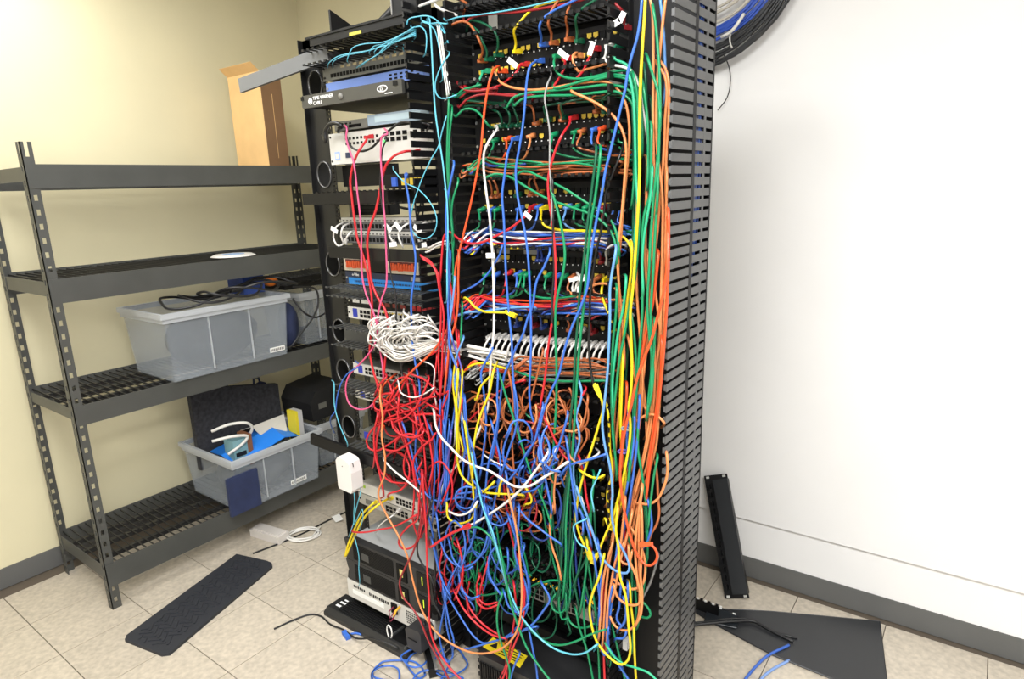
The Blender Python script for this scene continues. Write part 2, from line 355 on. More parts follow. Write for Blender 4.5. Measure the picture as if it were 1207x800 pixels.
tag(hump.tube(P, [.008, .016, .024, .03, .032, .032, .03], 10).build('cable_bundle', BLK2, None, True), 'thick black cable bundle lying on top of the left-hand rack', 'cable bundle')
t = thing('power_brick', 'black box standing on the top edge of the left-hand rack', 'box', (-1.43, 1.56, 2.104)); MB().box(-1.46, -1.36, 1.43, 1.49, 2.104, 2.19).build('case', BLK2, t); MB().box(-1.458, -1.454, 1.427, 1.43, 2.11, 2.18).build('edge_strip', STEEL, t)
# fibre panel
t = device('fiber_patch_bay', 'grey fibre patch panel with beige connectors and aqua cords', 'patch panel', XA, XB, 1.985, 2.036, MID, depth=.2)
ports(t, XA+.04, XB-.03, 1.992, 2.008, 26, 1, D-.006); ports(t, XA+.09, XB-.03, 2.016, 2.028, 12, 1, D-.006, mat('beige_adapter', (176, 160, 122), .5), 'adapters', .6)
BLUEF = mat('periwinkle_face', (112, 140, 205), .4, 0, .05, 10)
t = device('network_switch', 'periwinkle blue fronted unit above the cable company box', 'switch', XA+.01, XB, 1.944, 1.98, BLUEF, MID); ports(t, XB-.17, XB-.03, 1.952, 1.974, 6, 2, D-.006, fill=.5); MB().box(XA+.09, XA+.10, D-.008, D-.006, 1.949, 1.953).build('badge', PRINT, t)
# the cable company box
y = 1.42; t = thing('cable_modem', 'black cable company box with white logos, jutting out of the left-hand rack', 'modem', (-1.65, y+.15, 1.9))
MB().prism([(-1.895, 1.897), (-1.432, 1.897), (-1.428, 1.90), (-1.428, 1.934), (-1.432, 1.937), (-1.895, 1.937), (-1.899, 1.933), (-1.899, 1.901)], 'y', y, y+.012).build('front_bezel', mat('graphite_bezel', (70, 69, 64), .45, 0, .06, 20), t)
MB().box(-1.885, -1.44, y+.012, y+.52, 1.899, 1.935).build('case', BLK2, t)
MB().box(-1.901, -1.888, y-.002, y+.004, 1.922, 1.934).build('corner_clip', BLK2, t); MB().box(-1.463, -1.445, y-.002, y, 1.921, 1.933).build('corner_clip', BLK2, t)
n = MB(); n.cyl((-1.70, 1.917), .010, 'y', y-.003, y, 16); n.build('round_button', mat('button_grey', (120, 118, 112), .5), t, True)
text('lettering', 'TIME WARNER', .0155, PRINT, t, (-1.838, y-.0012, 1.9185)); text('lettering', 'CABLE', .0155, PRINT, t, (-1.838, y-.0012, 1.9035))
a = np.linspace(0, 2*math.pi, 25)[:-1]
lg = MB().tube(np.stack([-1.853+.0085*np.cos(a), y-.0008+0*a, 1.9165+.0085*np.sin(a)], 1), .0019, 4, True); lg.cyl((-1.855, 1.9175), .0045, 'y', y-.0012, y, 10); lg.build('logo', PRINT, t)
lg = MB().tube(np.stack([-1.51+.021*np.cos(a), y-.0008+0*a, 1.918+.0085*np.sin(a)], 1), .0018, 4, True).box(-1.50, -1.468, y-.001, y, 1.902, 1.9045); lg.build('logo', PRINT, t); text('lettering', 'LS', .013, PRINT, t, (-1.519, y-.0012, 1.9135))
# silver server block
t = device('network_switch', 'thin grey switch lying on top of the silver rack server', 'switch', XA+.05, -1.66, 1.822, 1.853, MID, depth=.2, ears=False, y=D-.01); ports(t, XA+.06, XA+.14, 1.828, 1.848, 4, 2, D-.016, fill=.5); ports(t, -1.76, -1.68, 1.828, 1.84, 1, 1, D-.016)
t = device('network_switch', 'pale blue-grey unit beside the thin grey switch', 'switch', -1.655, XB, 1.825, 1.86, mat('pale_blue_panel', (150, 168, 182), .5), MID, .2, ears=False, y=D-.012); MB().box(-1.62, -1.42, D-.0195, D-.018, 1.834, 1.853).build('window_strip', mat('pale_strip', (176, 196, 204), .4), t)
t = device('rack_server', 'silver rack server with a green light and two red cords plugged in', 'server', XA, XB, 1.715, 1.818, LSILV, SILV, .11)
for i, xx in enumerate((-1.70, -1.675, -1.65, -1.625)): pass
ports(t, -1.79, -1.62, 1.772, 1.804, 9, 2, D-.006, fill=.5); ports(t, -1.60, -1.49, 1.772, 1.806, 4, 2, D-.006, fill=.7); ports(t, -1.475, -1.41, 1.772, 1.806, 2, 2, D-.006, fill=.5)
MB().box(-1.60, -1.59, D-.008, D-.006, 1.772, 1.78).build('indicator', mat('green_led', (60, 230, 90), .4, emit=(60, 240, 90), estr=2.), t)
MB().box(-1.845, -1.82, D-.0075, D-.006, 1.73, 1.757).build('blue_badge', mat('pale_blue_badge', (150, 175, 225), .5), t); MB().box(-1.841, -1.824, D-.0082, D-.0075, 1.735, 1.752).build('badge_centre', LSILV, t)
MB().box(-1.79, -1.765, D-.0075, D-.006, 1.735, 1.752).build('nameplate', mat('dark_badge', (46, 58, 84), .5), t)
t = device('blank_unit', 'black recessed unit hanging below the silver rack server', 'blank panel', XA+.02, -1.64, 1.64, 1.712, BLK2, depth=.06, ears=False, y=D+.03)
t = thing('media_converter', 'small black box with yellow and blue jacks below the silver server', 'network box', (-1.48, 1.47, 1.628)); MB().box(-1.575, -1.40, 1.46, 1.56, 1.628, 1.672).build('case', BLK2, t); ports(t, -1.50, -1.41, 1.634, 1.662, 5, 1, 1.46, YEL, 'jacks'); MB().box(-1.535, -1.515, 1.452, 1.46, 1.635, 1.662).build('blue_jack', mat('blue_plug2', (52, 90, 180), .5), t)
# white patch panel
t = device('patch_bay', 'white two-row patch panel with pale cords and paper flags', 'patch panel', XA+.012, XB, 1.448, 1.538, BLK2, depth=.04)
for zb in (1.448, 1.493):
    MB().box(XA+.03, XB-.005, D-.009, D-.006, zb+.03, zb+.044).build('label_strip', mat('silver_strip', (190, 190, 186), .4, .2), t)
    MB().box(XA+.03, XB-.005, D-.0075, D-.006, zb+.002, zb+.03).build('port_strip', mat('grey_strip', (96, 97, 98), .5), t)
    ports(t, XA+.035, XB-.01, zb+.004, zb+.026, 24, 1, D-.0075, fill=.66); ports(t, XA+.035, XB-.01, zb+.031, zb+.037, 24, 1, D-.009, INK, 'print', .5)
# covers that slid off their ducts
def cover(label, P0, P1, h, mt=BLK, dep=.012):
    P0, P1 = np.array(P0), np.array(P1); u = P1-P0; L = np.linalg.norm(u); u /= L; wv = np.cross(u, (0, 0, 1)); wv /= np.linalg.norm(wv); v = np.cross(wv, u)
    c = (P0+P1)/2; t = thing('duct_cover', label, 'duct cover', c-np.array((0, 0, h/2)), 'loose duct covers on the left-hand rack')
    MB().obox(c, u, v, wv, L/2, h/2, .0012).build('face', mt, t)
    for s in (1, -1): MB().obox(c+v*s*(h/2-.001)-wv*dep/2, u, v, wv, L/2, .001, dep/2).build('lip', mt, t)
cover('long grey duct cover poking out left of the rack near the top', at(282, 101, Y=1.44), at(386, 62, Y=1.46), .048, mat('cover_grey', (112, 114, 116), .4, .1, .04, 10))
cover('black duct cover slid left, below the silver server', at(357, 235, Y=1.42), at(457, 232, Y=1.42), .037)
cover('black duct cover under the white patch panel', at(388, 297, Y=1.42), at(497, 302.5, Y=1.42), .038)
cover('black duct cover slid left across the white power adapter', at(366, 517, Y=1.36), at(478, 559, Y=1.42), .042)
# orange / blue units
t = device('media_chassis', 'cream-faced chassis with orange modules', 'network chassis', XA+.02, XB, 1.352, 1.396, BLK2, depth=.2, ears=False)
CREAM = mat('cream_face', (205, 196, 176), .5); ORG = mat('orange_module', (214, 84, 40), .5)
for a, b in ((XA+.025, XA+.15), (-1.625, -1.48)):
    MB().box(a, b, D-.010, D-.006, 1.353, 1.395).build('module', CREAM, t)
    mm = MB(); rnd = random.Random(3)
    for i in range(9): x = a+.015+i*(b-a-.03)/9; mm.box(x, x+.008, D-.014, D-.010, 1.362+.004*rnd.random(), 1.384+.006*rnd.random())
    mm.box(a+.012, b-.012, D-.0125, D-.010, 1.364, 1.372); stuff(mm.build('module_latches', ORG, t)); MB().box(a+.01, b-.008, D-.012, D-.010, 1.382, 1.393).build('module_slot', mat('maroon_slot', (88, 30, 24), .6), t)
MB().box(-1.44, -1.40, D-.012, D-.006, 1.354, 1.395).build('end_module', mat('beige_end', (160, 160, 128), .5), t)
NAVY = mat('navy_face', (30, 42, 70), .45); AZ = mat('azure_strip', (34, 120, 190), .45)
t = device('network_switch', 'navy and bright blue fronted switch under the orange modules', 'switch', XA+.02, XB, 1.303, 1.35, NAVY, BLK2, .3)
MB().box(XA+.04, XB-.01, D-.008, D-.006, 1.304, 1.328).build('blue_strip', AZ, t); ports(t, XA+.07, XB-.03, 1.310, 1.322, 40, 1, D-.008, NAVY, 'vents', .5)
text('lettering', 'e-Vibe', .014, PRINT, t, (XA+.06, D-.0075, 1.335)); MB().box(-1.52, -1.48, D-.0075, D-.006, 1.332, 1.345).build('label_sticker', mat('grey_sticker', (150, 150, 145), .6), t)
# black router + silver switch with white heap
t = device('router', 'black router with red and white labels above the white cord heap', 'router', XA+.02, XB, 1.224, 1.262, BLK2, depth=.25)
for a, b, c in ((XA+.05, XA+.085, LSILV), (XA+.095, XA+.14, LSILV)): MB().box(a, b, D-.0075, D-.006, 1.238, 1.252).build('label_sticker', c, t)
ports(t, -1.70, -1.55, 1.23, 1.252, 4, 1, D-.006, mat('maroon_port', (120, 40, 34), .5), 'red_ports', .6); ports(t, -1.53, -1.41, 1.23, 1.252, 5, 1, D-.006, mat('red_port', (170, 36, 38), .5), 'red_plugs', .8)
BADGE = mat('blue_badge', (44, 60, 170), .45)
def hpsw(label, z0, z1, badge=True, face=LSILV, y=D, yellow=False):
    t = device('network_switch', label, 'switch', XA+.015, XB, z0, z1, face, MID, .32)
    if badge: MB().box(XA+.045, XA+.068, y-.0075, y-.006, z0+.008, z1-.006).build('blue_badge', BADGE, t)
    ports(t, XA+.08, -1.60, z0+.006, z1-.008, 10, 2, y-.006); ports(t, -1.59, XB-.03, z0+.006, z1-.008, 12, 2, y-.006)
    if yellow: ports(t, XA+.20, XB-.04, z1-.012, z1-.003, 16, 1, y-.0075, YEL, 'yellow_latches', .5)
    return t
hpsw('silver switch with a blue badge behind the white cord heap', 1.178, 1.222, yellow=True)
hpsw('grey flat-topped switch below the white cord heap', .968, 1.010)
hpsw('half-hidden silver switch behind the red tangle', .872, .908)
hpsw('dark switch with a blue corner behind the red loops', .71, .75, face=MID)
# silver server at knee height
t = device('rack_server', 'silver server at knee height with yellow cords plugged in', 'server', XA, XB, .494, .54, LSILV, SILV, .4, y=D-.02); ports(t, -1.72, -1.67, .502, .53, 1, 1, D-.026, fill=.4); ports(t, -1.66, -1.56, .502, .53, 6, 2, D-.026); ports(t, -1.545, -1.42, .502, .53, 7, 2, D-.026)
MB().box(-1.835, -1.825, D-.028, D-.026, .52, .53).build('logo_dot', mat('lime', (150, 190, 40), .5), t)
t = device('network_switch', 'silver switch directly under the knee-height server', 'switch', XA, XB, .446, .492, SILV, SILV, .4, y=D-.02); ports(t, -1.72, -1.60, .455, .482, 6, 2, D-.026); ports(t, -1.59, -1.42, .455, .482, 9, 1, D-.026, fill=.6); MB().box(-1.83, -1.77, D-.0272, D-.026, .455, .475).build('label_sticker', MID, t)
# two rack battery backups + silver unit
UPST = mat('grey_lid', (168, 170, 170), .4, .0, .05, 14); UPSF = mat('ups_black', (40, 40, 41), .5, 0, .05, 30)
def ups(label, z0, z1, lid):
    y = 1.4; x0, x1 = -1.89, -1.412
    t = thing('rack_battery_backup', label, 'power supply', ((x0+x1)/2, y+.2, z0))
    MB().box(x0+.02, x1-.02, y+.03, y+.5, z0+.002, z1-.002).build('case', UPST if lid else BLK2, t)
    MB().prism([(x0, z0+.003), (x0+.006, (z0+z1)/2-.015), (x0+.012, (z0+z1)/2), (x0+.006, (z0+z1)/2+.015), (x0, z1-.003), (x0+.012, z1), (x1-.012, z1), (x1, z1-.003), (x1, z0+.003), (x1-.01, z0), (x0+.01, z0)], 'y', y, y+.03).build('front_bezel', UPSF, t)
    sl = MB().box(x0+.05, -1.62, y-.0025, y, -.0012, .0012).mesh('grille_slat', BLK)
    for i in range(13): inst('grille_slat', sl, t, (0, 0, 0)).location = np.array((0, 0, z0+.012+i*.0053))-ROOT_LOC(t)
    MB().box(x0+.10, x0+.14, y-.004, y, z0+.025, z0+.055).build('badge', DGREY, t)
    MB().box(-1.60, -1.55, y-.004, y, z0+.012, z1-.012).build('label_panel', DARK, t)
    MB().box(-1.583, -1.568, y-.005, y-.004, z0+.03, z1-.028).build('label_sticker', mat('label_yellowish', (208, 200, 120), .6), t)
    MB().box(-1.50, -1.44, y-.003, y, z0+.008, z1-.008).build('display_panel', BLK2, t); MB().box(-1.474, -1.471, y-.004, y-.003, z0+.035, z1-.022).build('indicator', mat('lime_led', (190, 215, 40), .4, emit=(190, 220, 40), estr=.7), t)
    MB().cyl((-1.424, (z0+z1)/2), .018, 'y', y-.003, y, 14).build('side_recess', DARK, t)
    if lid:
        MB().cyl((-1.63, y+.22), .012, 'z', z1-.002, z1+.004, 16).build('lid_knob', BLK2, t); MB().cyl((-1.46, y+.12), .006, 'z', z1-.002, z1+.004, 12).build('lid_plug', BLK2, t)
ups('upper black rack battery backup with a bare grey metal lid', .242, .33, True)
ups('lower black rack battery backup resting on a silver unit', .152, .240, False)
t = device('rack_server', 'silver unit with a barcode sticker under the two battery backups', 'server', -1.895, -1.43, .072, .15, LSILV, SILV, .5, y=1.405, ears=False)
ports(t, -1.86, -1.79, .12, .14, 6, 1, 1.399, fill=.5); ports(t, -1.77, -1.66, .118, .138, 10, 1, 1.399, fill=.6); MB().box(-1.865, -1.69, 1.398, 1.399, .095, .112).build('sticker', PAPER, t); ports(t, -1.57, -1.50, .085, .14, 9, 6, 1.399, INK, 'vent_holes', .55)
MB().box(-1.645, -1.615, 1.394, 1.399, .10, .142).build('socket', DARK, t)
MB().box(-1.89, -1.44, 1.43, 1.9, .03, .07).build('foot_rail', BLK, t)
lead = MB(); lead.tube([(-1.63, 1.40, .13), (-1.635, 1.375, .12), (-1.62, 1.365, .105), (-1.615, 1.38, .12), (-1.605, 1.39, .135), (-1.60, 1.37, .12), (-1.61, 1.365, .10), (-1.622, 1.365, .09)], .003, 6)
tag(lead.build('power_lead', mat('maroon_wire', (120, 34, 60), .5), None, True), 'maroon lead knotted at the front of the bottom silver unit', 'cable')
a = np.linspace(-1.2, 4.3, 20); tag(MB().tube(np.stack([-1.615+.013*np.cos(a), 1.352+0*a, .058+.026*np.sin(a)], 1), .0026, 6).build('wire_loop', mat('white_wire', (225, 223, 218), .5), None, True), 'white wire loop dangling below the maroon lead', 'cable')
tag(MB().tube([(-1.60, 1.398, .14), (-1.598, 1.375, .136), (-1.602, 1.37, .12), (-1.608, 1.372, .11)], .0045, 6).build('plug', mat('amber_plug', (230, 170, 40), .5), None, True), 'small amber plug beside the maroon lead', 'plug')
t = thing('power_adapter', 'black power adapter plugged in at the right of the bottom silver unit', 'power adapter', (-1.47, 1.36, .06)); MB().prism([(-1.50, .06), (-1.44, .055), (-1.43, .065), (-1.43, .135), (-1.44, .145), (-1.495, .142), (-1.505, .13)], 'y', 1.33, 1.395).build('case', mat('adapter_black', (44, 44, 46), .45), t); MB().box(-1.49, -1.45, 1.327, 1.33, .1, .102).build('seam', BLK2, t)
# loose bezel on the floor in front
u = np.array((.955, .0, 0)); t = thing('server_fascia', 'long black ribbed server bezel lying on the floor tiles', 'bezel', (-1.72, 1.37, 0))
x0, x1, y0, y1 = -1.965, -1.51, 1.325, 1.445
MB().prism([(y0, 0), (y1, 0), (y1, .022), (y1-.008, .03), (y0+.02, .03), (y0, .016)], 'x', x0, x1).build('body', mat('bezel_black', (30, 30, 31), .4, 0, .06, 20), t)
rbm = MB().box(x0+.06, -1.63, -.0022, .0022, .03, .033).mesh('rib', BLK2)
for i in range(9): inst('rib', rbm, t, (0, y0+.028+i*.0095, 0)).location = np.array((0, y0+.028+i*.0095, 0))-ROOT_LOC(t)
MB().box(-1.62, -1.615, y0+.02, y1-.01, .03, .036).build('divider', DGREY, t); MB().box(-1.61, -1.535, y0+.03, y1-.02, .030, .0315).build('recess', DARK, t); MB().box(-1.53, -1.523, y0+.015, y1-.01, .03, .038).build('divider', DGREY, t)
MB().box(x0+.025, x0+.05, y0+.04, y0+.05, .03, .0312).box(x0+.025, x0+.055, y0+.062, y0+.07, .03, .0312).box(x0+.03, x0+.05, y0+.08, y0+.086, .03, .0312).build('printed_badge', PRINT, t)
# white power adapter hanging over the slid cover
t = thing('power_adapter', 'white power adapter hanging under the black duct cover', 'power adapter', (-1.75, 1.35, .58))
MB().prism([(-1.79, .60), (-1.786, .592), (-1.722, .588), (-1.714, .60), (-1.712, .665), (-1.722, .7), (-1.735, .71), (-1.775, .716), (-1.79, .70)], 'y', 1.325, 1.375).build('case', mat('adapter_white', (218, 214, 210), .35), t)
MB().cyl((-1.755, .685), .002, 'y', 1.3235, 1.325, 8).build('indicator', MID, t); MB().tube([(-1.716, 1.34, .70), (-1.708, 1.335, .70), (-1.708, 1.335, .69)], .0015, 5).build('clip', INK, t); MB().cyl((-1.74, 1.35), .006, 'z', .575, .592, 8).build('cord_boot', MID, t)
# added dark backing, not seen equipment, so the rack gaps read black
def gap_backing(label, x0, x1, z0, z1, y=D+.05, depth=.3):
    t = thing('dark_backing', label, 'added backing', ((x0+x1)/2, y+depth/2, z0)); MB().box(x0, x1, y+.004, y+depth, z0, z1).build('chassis', BLK2, t); MB().box(x0+.004, x1-.004, y, y+.004, z0+.003, z1-.003).build('front_panel', BLK2, t)
    b = MB(); n = int((z1-z0)/.012)
    for i in range(n): b.box(x0+.03, x1-.03, y-.001, y, z0+.006+i*.012, z0+.010+i*.012)
    stuff(b.build('vent_slots', DARK, t))
gap_backing('added dark backing between the white cord heap and the flat-topped switch', XA+.02, XB, 1.02, 1.172)
gap_backing('added dark backing behind the red tangle', XA+.02, XB, .755, .866)
gap_backing('added dark backing above the knee-height server', XA+.02, XB, .548, .668)
gap_backing('added dark backing behind the left half of the gap over the white patch panel', XA+.02, -1.66, 1.542, 1.578, D+.05, .05)
gap_backing('added dark backing filling the gap below the white boots', XC+.01, XD-.01, 1.05, 1.142)
gap_backing('added dark backing in the gap under the orange tangle', XC+.01, XD-.01, .61, .69)
gap_backing('added dark backing behind the hanging green cords', XC+.01, XD-.01, .435, .60, D+.03)
gap_backing('added dark backing behind the silver-faced panel', XC+.01, XD-.01, .21, .32, D+.03)
gap_backing('added dark backing behind the highest patch panel', XC+.01, XD-.01, 1.885, 2.10, D+.03, .12)
gap_backing('added dark backing behind the second patch panel', XC+.01, XD-.01, 1.70, 1.88, D+.03, .12)
gap_backing('added dark backing behind the third patch panel', XC+.01, XD-.01, 1.52, 1.695, D+.03, .12)
gap_backing('added dark backing behind the fourth patch panel', XC+.01, XD-.01, 1.20, 1.515, D+.03, .12)
gap_backing('added dark backing behind the lower finger ducts', XC+.01, XD-.01, .70, 1.045, D+.03, .12)
# ------------------------------------------------------------------ shelving along the left wall
SHM = mat('shelf_steel', (74, 75, 72), .45, .1, .08, 10); WIRE = mat('shelf_wire', (40, 40, 40), .4, .2)
XF, XBk, Y0, Y1 = -2.72, -3.2, .86, 2.3
sh = thing('storage_shelf', 'dark grey steel shelving unit along the side wall', 'shelving', ((XF+XBk)/2, (Y0+Y1)/2, 0))
LV = ((1.755, .082), (1.352, .09), (.868, .078), (.2, .10))
for px_, s in ((XF, 1), (XBk, -1)):
    for py_, q in ((Y0, 1), (Y1, -1)):
        b = MB()
        for k2 in (0, .026): b.box(px_-s*(.004+k2)-(.004), px_-s*(.004+k2)+.004, py_, py_+q*.003, 0, 1.83) if False else None
        xa, xb = (px_-.036, px_) if s > 0 else (px_, px_+.036)
        ya, yb = (py_, py_+.003) if q > 0 else (py_-.003, py_)
        b.box(xa, xa+.012, ya, yb, 0, 1.83).box(xb-.012, xb, ya, yb, 0, 1.83)
        z = 0
        while z < 1.80: b.box(xa+.012, xb-.012, ya, yb, z, z+.03); z += .05
        xe = px_-.003 if s > 0 else px_
        y2a, y2b = (py_, py_+.036) if q > 0 else (py_-.036, py_)
        b.box(xe, xe+.003, y2a, y2a+.012, 0, 1.83).box(xe, xe+.003, y2b-.012, y2b, 0, 1.83)
        z = 0
        while z < 1.80: b.box(xe, xe+.003, y2a+.012, y2b-.012, z, z+.03); z += .05
        b.build('post', SHM, sh)
for zt, h in LV:
    MB().box(XF-.004, XF+.002, Y0+.004, Y1-.004, zt-h, zt).box(XF-.03, XF-.004, Y0+.004, Y1-.004, zt-h*.45, zt-h*.4).build('beam', SHM, sh)
    MB().box(XBk-.002, XBk+.004, Y0+.004, Y1-.004, zt-h, zt).build('beam', SHM, sh)
    for yy in (Y0+.003, Y1-.006): MB().box(XBk+.004, XF-.004, yy, yy+.003, zt-h*.7, zt-.01).build('end_beam', SHM, sh)
    d = MB()
    for i in range(int((Y1-Y0)/.03)): d.box(XBk+.004, XF-.004, Y0+.02+i*.03, Y0+.0235+i*.03, zt-.012, zt-.006)
    for xx in (XBk+.12, XBk+.24, XBk+.36): d.box(xx, xx+.02, Y0+.01, Y1-.01, zt-.03, zt-.012)
    d.build('wire_deck', WIRE, sh)
# cardboard box
CB = mat('cardboard', (226, 186, 128), .8, 0, .06, 12); CB2 = mat('cardboard_shaded', (128, 96, 66), .8, 0, .06, 12)
t = thing('cardboard_box', 'tall tan cardboard box on the top shelf', 'box', (-3.0, 2.0, 1.755))
MB().box(-3.17, -2.90, 1.94, 2.055, 1.755, 2.20).build('carton', CB, t)
MB().box(-2.9, -2.898, 1.941, 2.054, 1.756, 2.199).build('shaded_side', CB2, t); MB().box(-2.898, -2.8972, 1.996, 1.998, 1.8, 2.1).build('crease', CB, t)  # side skin carries its shade in a darker cardboard colour
MB().prism([(1.94, 2.20), (1.90, 2.235), (1.902, 2.237), (1.943, 2.203)], 'x', -3.17, -2.9).build('flap', CB, t)
# second shelf
t = thing('paper_plate', 'white and blue disc lying at the edge of the second shelf', 'disc', (-2.83, 1.68, 1.352)); MB().cyl((-2.85, 1.66), .10, 'z', 1.352, 1.36, 24, .085).build('disc', WHT, t, False); MB().cyl((-2.85, 1.66), .05, 'z', 1.36, 1.3615, 20).build('blue_centre', mat('pale_blue_paper', (150, 178, 216), .6), t)
# totes
CLEAR = mat('clear_tote_plastic', (176, 184, 192), .3, 0, .03, 6, alpha=.26, spec=.5); CLRIM = mat('tote_rim_plastic', (196, 200, 204), .4, alpha=.7)
def tote(label, x0, x1, y0, y1, z0, z1, lidded=False):
    t = thing('storage_tote', label, 'storage bin', ((x0+x1)/2, (y0+y1)/2, z0))
    s = .018; w_ = .003
    def wall(pts): return pts
    b = MB(); n = 0
    def ring(e, z): return [(x0+e, y0+e, z), (x1-e, y0+e, z), (x1-e, y1-e, z), (x0+e, y1-e, z)]
    b.v = ring(s, z0)+ring(0, z1)+ring(s+w_, z0+w_)+ring(w_, z1)
    for i in range(4): j = (i+1) % 4; b.f += [(i, j, 4+j, 4+i), (8+j, 8+i, 12+i, 12+j), (4+i, 4+j, 12+j, 12+i)]
    b.f += [(3, 2, 1, 0), (8, 9, 10, 11)]
    b.build('tub', CLEAR, t)
    r = MB(); e = .014
    r.box(x0-e, x1+e, y0-e, y0, z1-.022, z1).box(x0-e, x1+e, y1, y1+e, z1-.022, z1).box(x0-e, x0, y0, y1, z1-.022, z1).box(x1, x1+e, y0, y1, z1-.022, z1)
    r.box(x0-.006, x1+.006, y0-.006, y0, z1-.04, z1-.022).box(x1, x1+.006, y0, y1, z1-.04, z1-.022)
    r.build('rim', CLRIM, t)
    for f in (.33, .66): MB().box(x1-s*.6-.001, x1-s*.2, y0+(y1-y0)*f-.002, y0+(y1-y0)*f+.002, z0+.02, z1-.03).build('rib', CLRIM, t)
    return t
t = tote('clear tote heaped with black cables on the third shelf', -3.05, -2.68, 1.22, 1.80, .870, 1.165); MB().box(-2.6935, -2.692, 1.69, 1.77, .895, .918).build('sticker', PAPER, t); ports(t, 1, 2, 0, 1, 1, 1, 0) if False else None
p = MB()
for i in range(9): p.box(-2.692, -2.6915, 1.695+i*.008, 1.699+i*.008, .90, .912)
stuff(p.build('sticker_print', INK, t))
t = tote('clear tote full of odds and ends on the bottom shelf', -3.08, -2.64, 1.40, 1.87, .202, .465); MB().box(-2.6545, -2.653, 1.69, 1.78, .225, .248).build('sticker', PAPER, t)
p = MB()
for i in range(8): p.box(-2.653, -2.6525, 1.695+i*.010, 1.70+i*.010, .23, .242)
stuff(p.build('sticker_print', INK, t))
tote('clear tote farther back on the third shelf behind the navy fabric', -3.1, -2.76, 1.93, 2.25, .870, 1.14)
tote('clear tote farther back on the bottom shelf', -3.1, -2.74, 1.93, 2.25, .202, .44)
NAVYF = mat('navy_fabric', (34, 44, 78), .8, 0, .15, 20, bump=.3)
def lump(name, label, cat, c, r, m, seed, flat=1.0, amp=.18):
    rnd = random.Random(seed); b = MB(); nu, nv = 14, 9
    ph = [rnd.uniform(0, 6) for _ in range(6)]
    for j in range(nv+1):
        th = math.pi*j/nv
        for i in range(nu):
            a = 2*math.pi*i/nu; q = 1+amp*math.sin(2*a+ph[0]+th)+amp*.7*math.sin(3*a+ph[1]-2*th)+amp*.5*math.sin(5*a+ph[2])
            b.v.append((c[0]+r[0]*q*math.sin(th)*math.cos(a), c[1]+r[1]*q*math.sin(th)*math.sin(a), max(c[2]-r[2]*flat, c[2]+r[2]*math.cos(th)*(1+amp*.4*math.sin(4*a)*math.sin(th)))))
    for j in range(nv):
        for i in range(nu): k = (i+1) % nu; b.f.append((j*nu+i, (j+1)*nu+i, (j+1)*nu+k, j*nu+k))
    return tag(b.build(name, m, None, True), label, cat)
lump('fabric_bag', 'navy fabric bag slumped between the two totes on the third shelf', 'bag', (-2.80, 1.875, .985), (.06, .05, .115), NAVYF, 4, 1., .1)
t = thing('parts_box', 'small royal blue open box on top of the third-shelf tote', 'box', (-2.86, 1.72, 1.17)); BB = mat('royal_blue_box', (36, 62, 130), .5); bb = MB()
bb.box(-2.93, -2.80, 1.66, 1.665, 1.17, 1.26).box(-2.93, -2.80, 1.765, 1.77, 1.17, 1.26).box(-2.93, -2.925, 1.665, 1.765, 1.17, 1.26).box(-2.805, -2.80, 1.665, 1.765, 1.17, 1.26).box(-2.925, -2.805, 1.665, 1.765, 1.17, 1.175); bb.build('box', BB, t); MB().box(-2.935, -2.795, 1.655, 1.775, 1.25, 1.262).build('rim', BB, t)
lump('orange_roll', 'small orange item beside the royal blue box', 'tool', (-2.84, 1.83, 1.21), (.03, .035, .025), mat('orange_tool', (226, 120, 40), .5), 9, 1., .1)
t = thing('keyboard', 'black keyboard stacked flat on the back third-shelf tote', 'keyboard', (-2.85, 2.05, 1.165)); MB().box(-3.0, -2.77, 1.86, 2.24, 1.165, 1.185).build('body', BLK2, t); ky = MB().box(-.007, .007, -.007, .007, 0, .007).mesh('key', DGREY)
kb = MB()
for i in range(19):
    for j in range(6): kb.box(-2.975+j*.034, -2.951+j*.034, 1.872+i*.0192, 1.887+i*.0192, 1.185, 1.192)
stuff(kb.build('keys', DGREY, t))
t = thing('keyboard', 'second black keyboard lying across the first one', 'keyboard', (-2.85, 2.05, 1.2)); MB().box(-2.96, -2.745, 1.88, 2.26, 1.2, 1.222).build('body', BLK2, t); kb = MB()
for i in range(19):
    for j in range(6): kb.box(-2.94+j*.031, -2.918+j*.031, 1.89+i*.019, 1.905+i*.019, 1.222, 1.229)
stuff(kb.build('keys', DGREY, t))
def spline(P, step=.012):
    P = np.asarray(P, float)
    if len(P) < 3: n = max(2, int(np.linalg.norm(P[-1]-P[0])/step)); return np.linspace(P[0], P[-1], n)
    Q = np.vstack([2*P[0]-P[1], P, 2*P[-1]-P[-2]]); out = []
    for i in range(1, len(Q)-2):
        p0, p1, p2, p3 = Q[i-1:i+3]; L = np.linalg.norm(p2-p1); n = max(2, int(L/step))
        d1 = max(np.linalg.norm(p1-p0), 1e-6)**.5; d2 = max(L, 1e-6)**.5; d3 = max(np.linalg.norm(p3-p2), 1e-6)**.5
        m1 = (p1-p0)/d1-(p2-p0)/(d1+d2)+(p2-p1)/d2; m2 = (p2-p1)/d2-(p3-p1)/(d2+d3)+(p3-p2)/d3; m1 *= d2; m2 *= d2
        u = np.linspace(0, 1, n, endpoint=False)[:, None]; u2 = u*u; u3 = u2*u
        out.append((2*u3-3*u2+1)*p1+(u3-2*u2+u)*m1+(-2*u3+3*u2)*p2+(u3-u2)*m2)
    return np.vstack(out+[P[-1:]])
BCAB = mat('black_cord', (28, 28, 29), .45)
def cord(label, P, r=.004, m=BCAB, name='power_cable', cat='cord', group=None): return tag(MB().tube(spline(P), r, 6).build(name, m, None, True), label, cat, group)
rnd = random.Random(5)
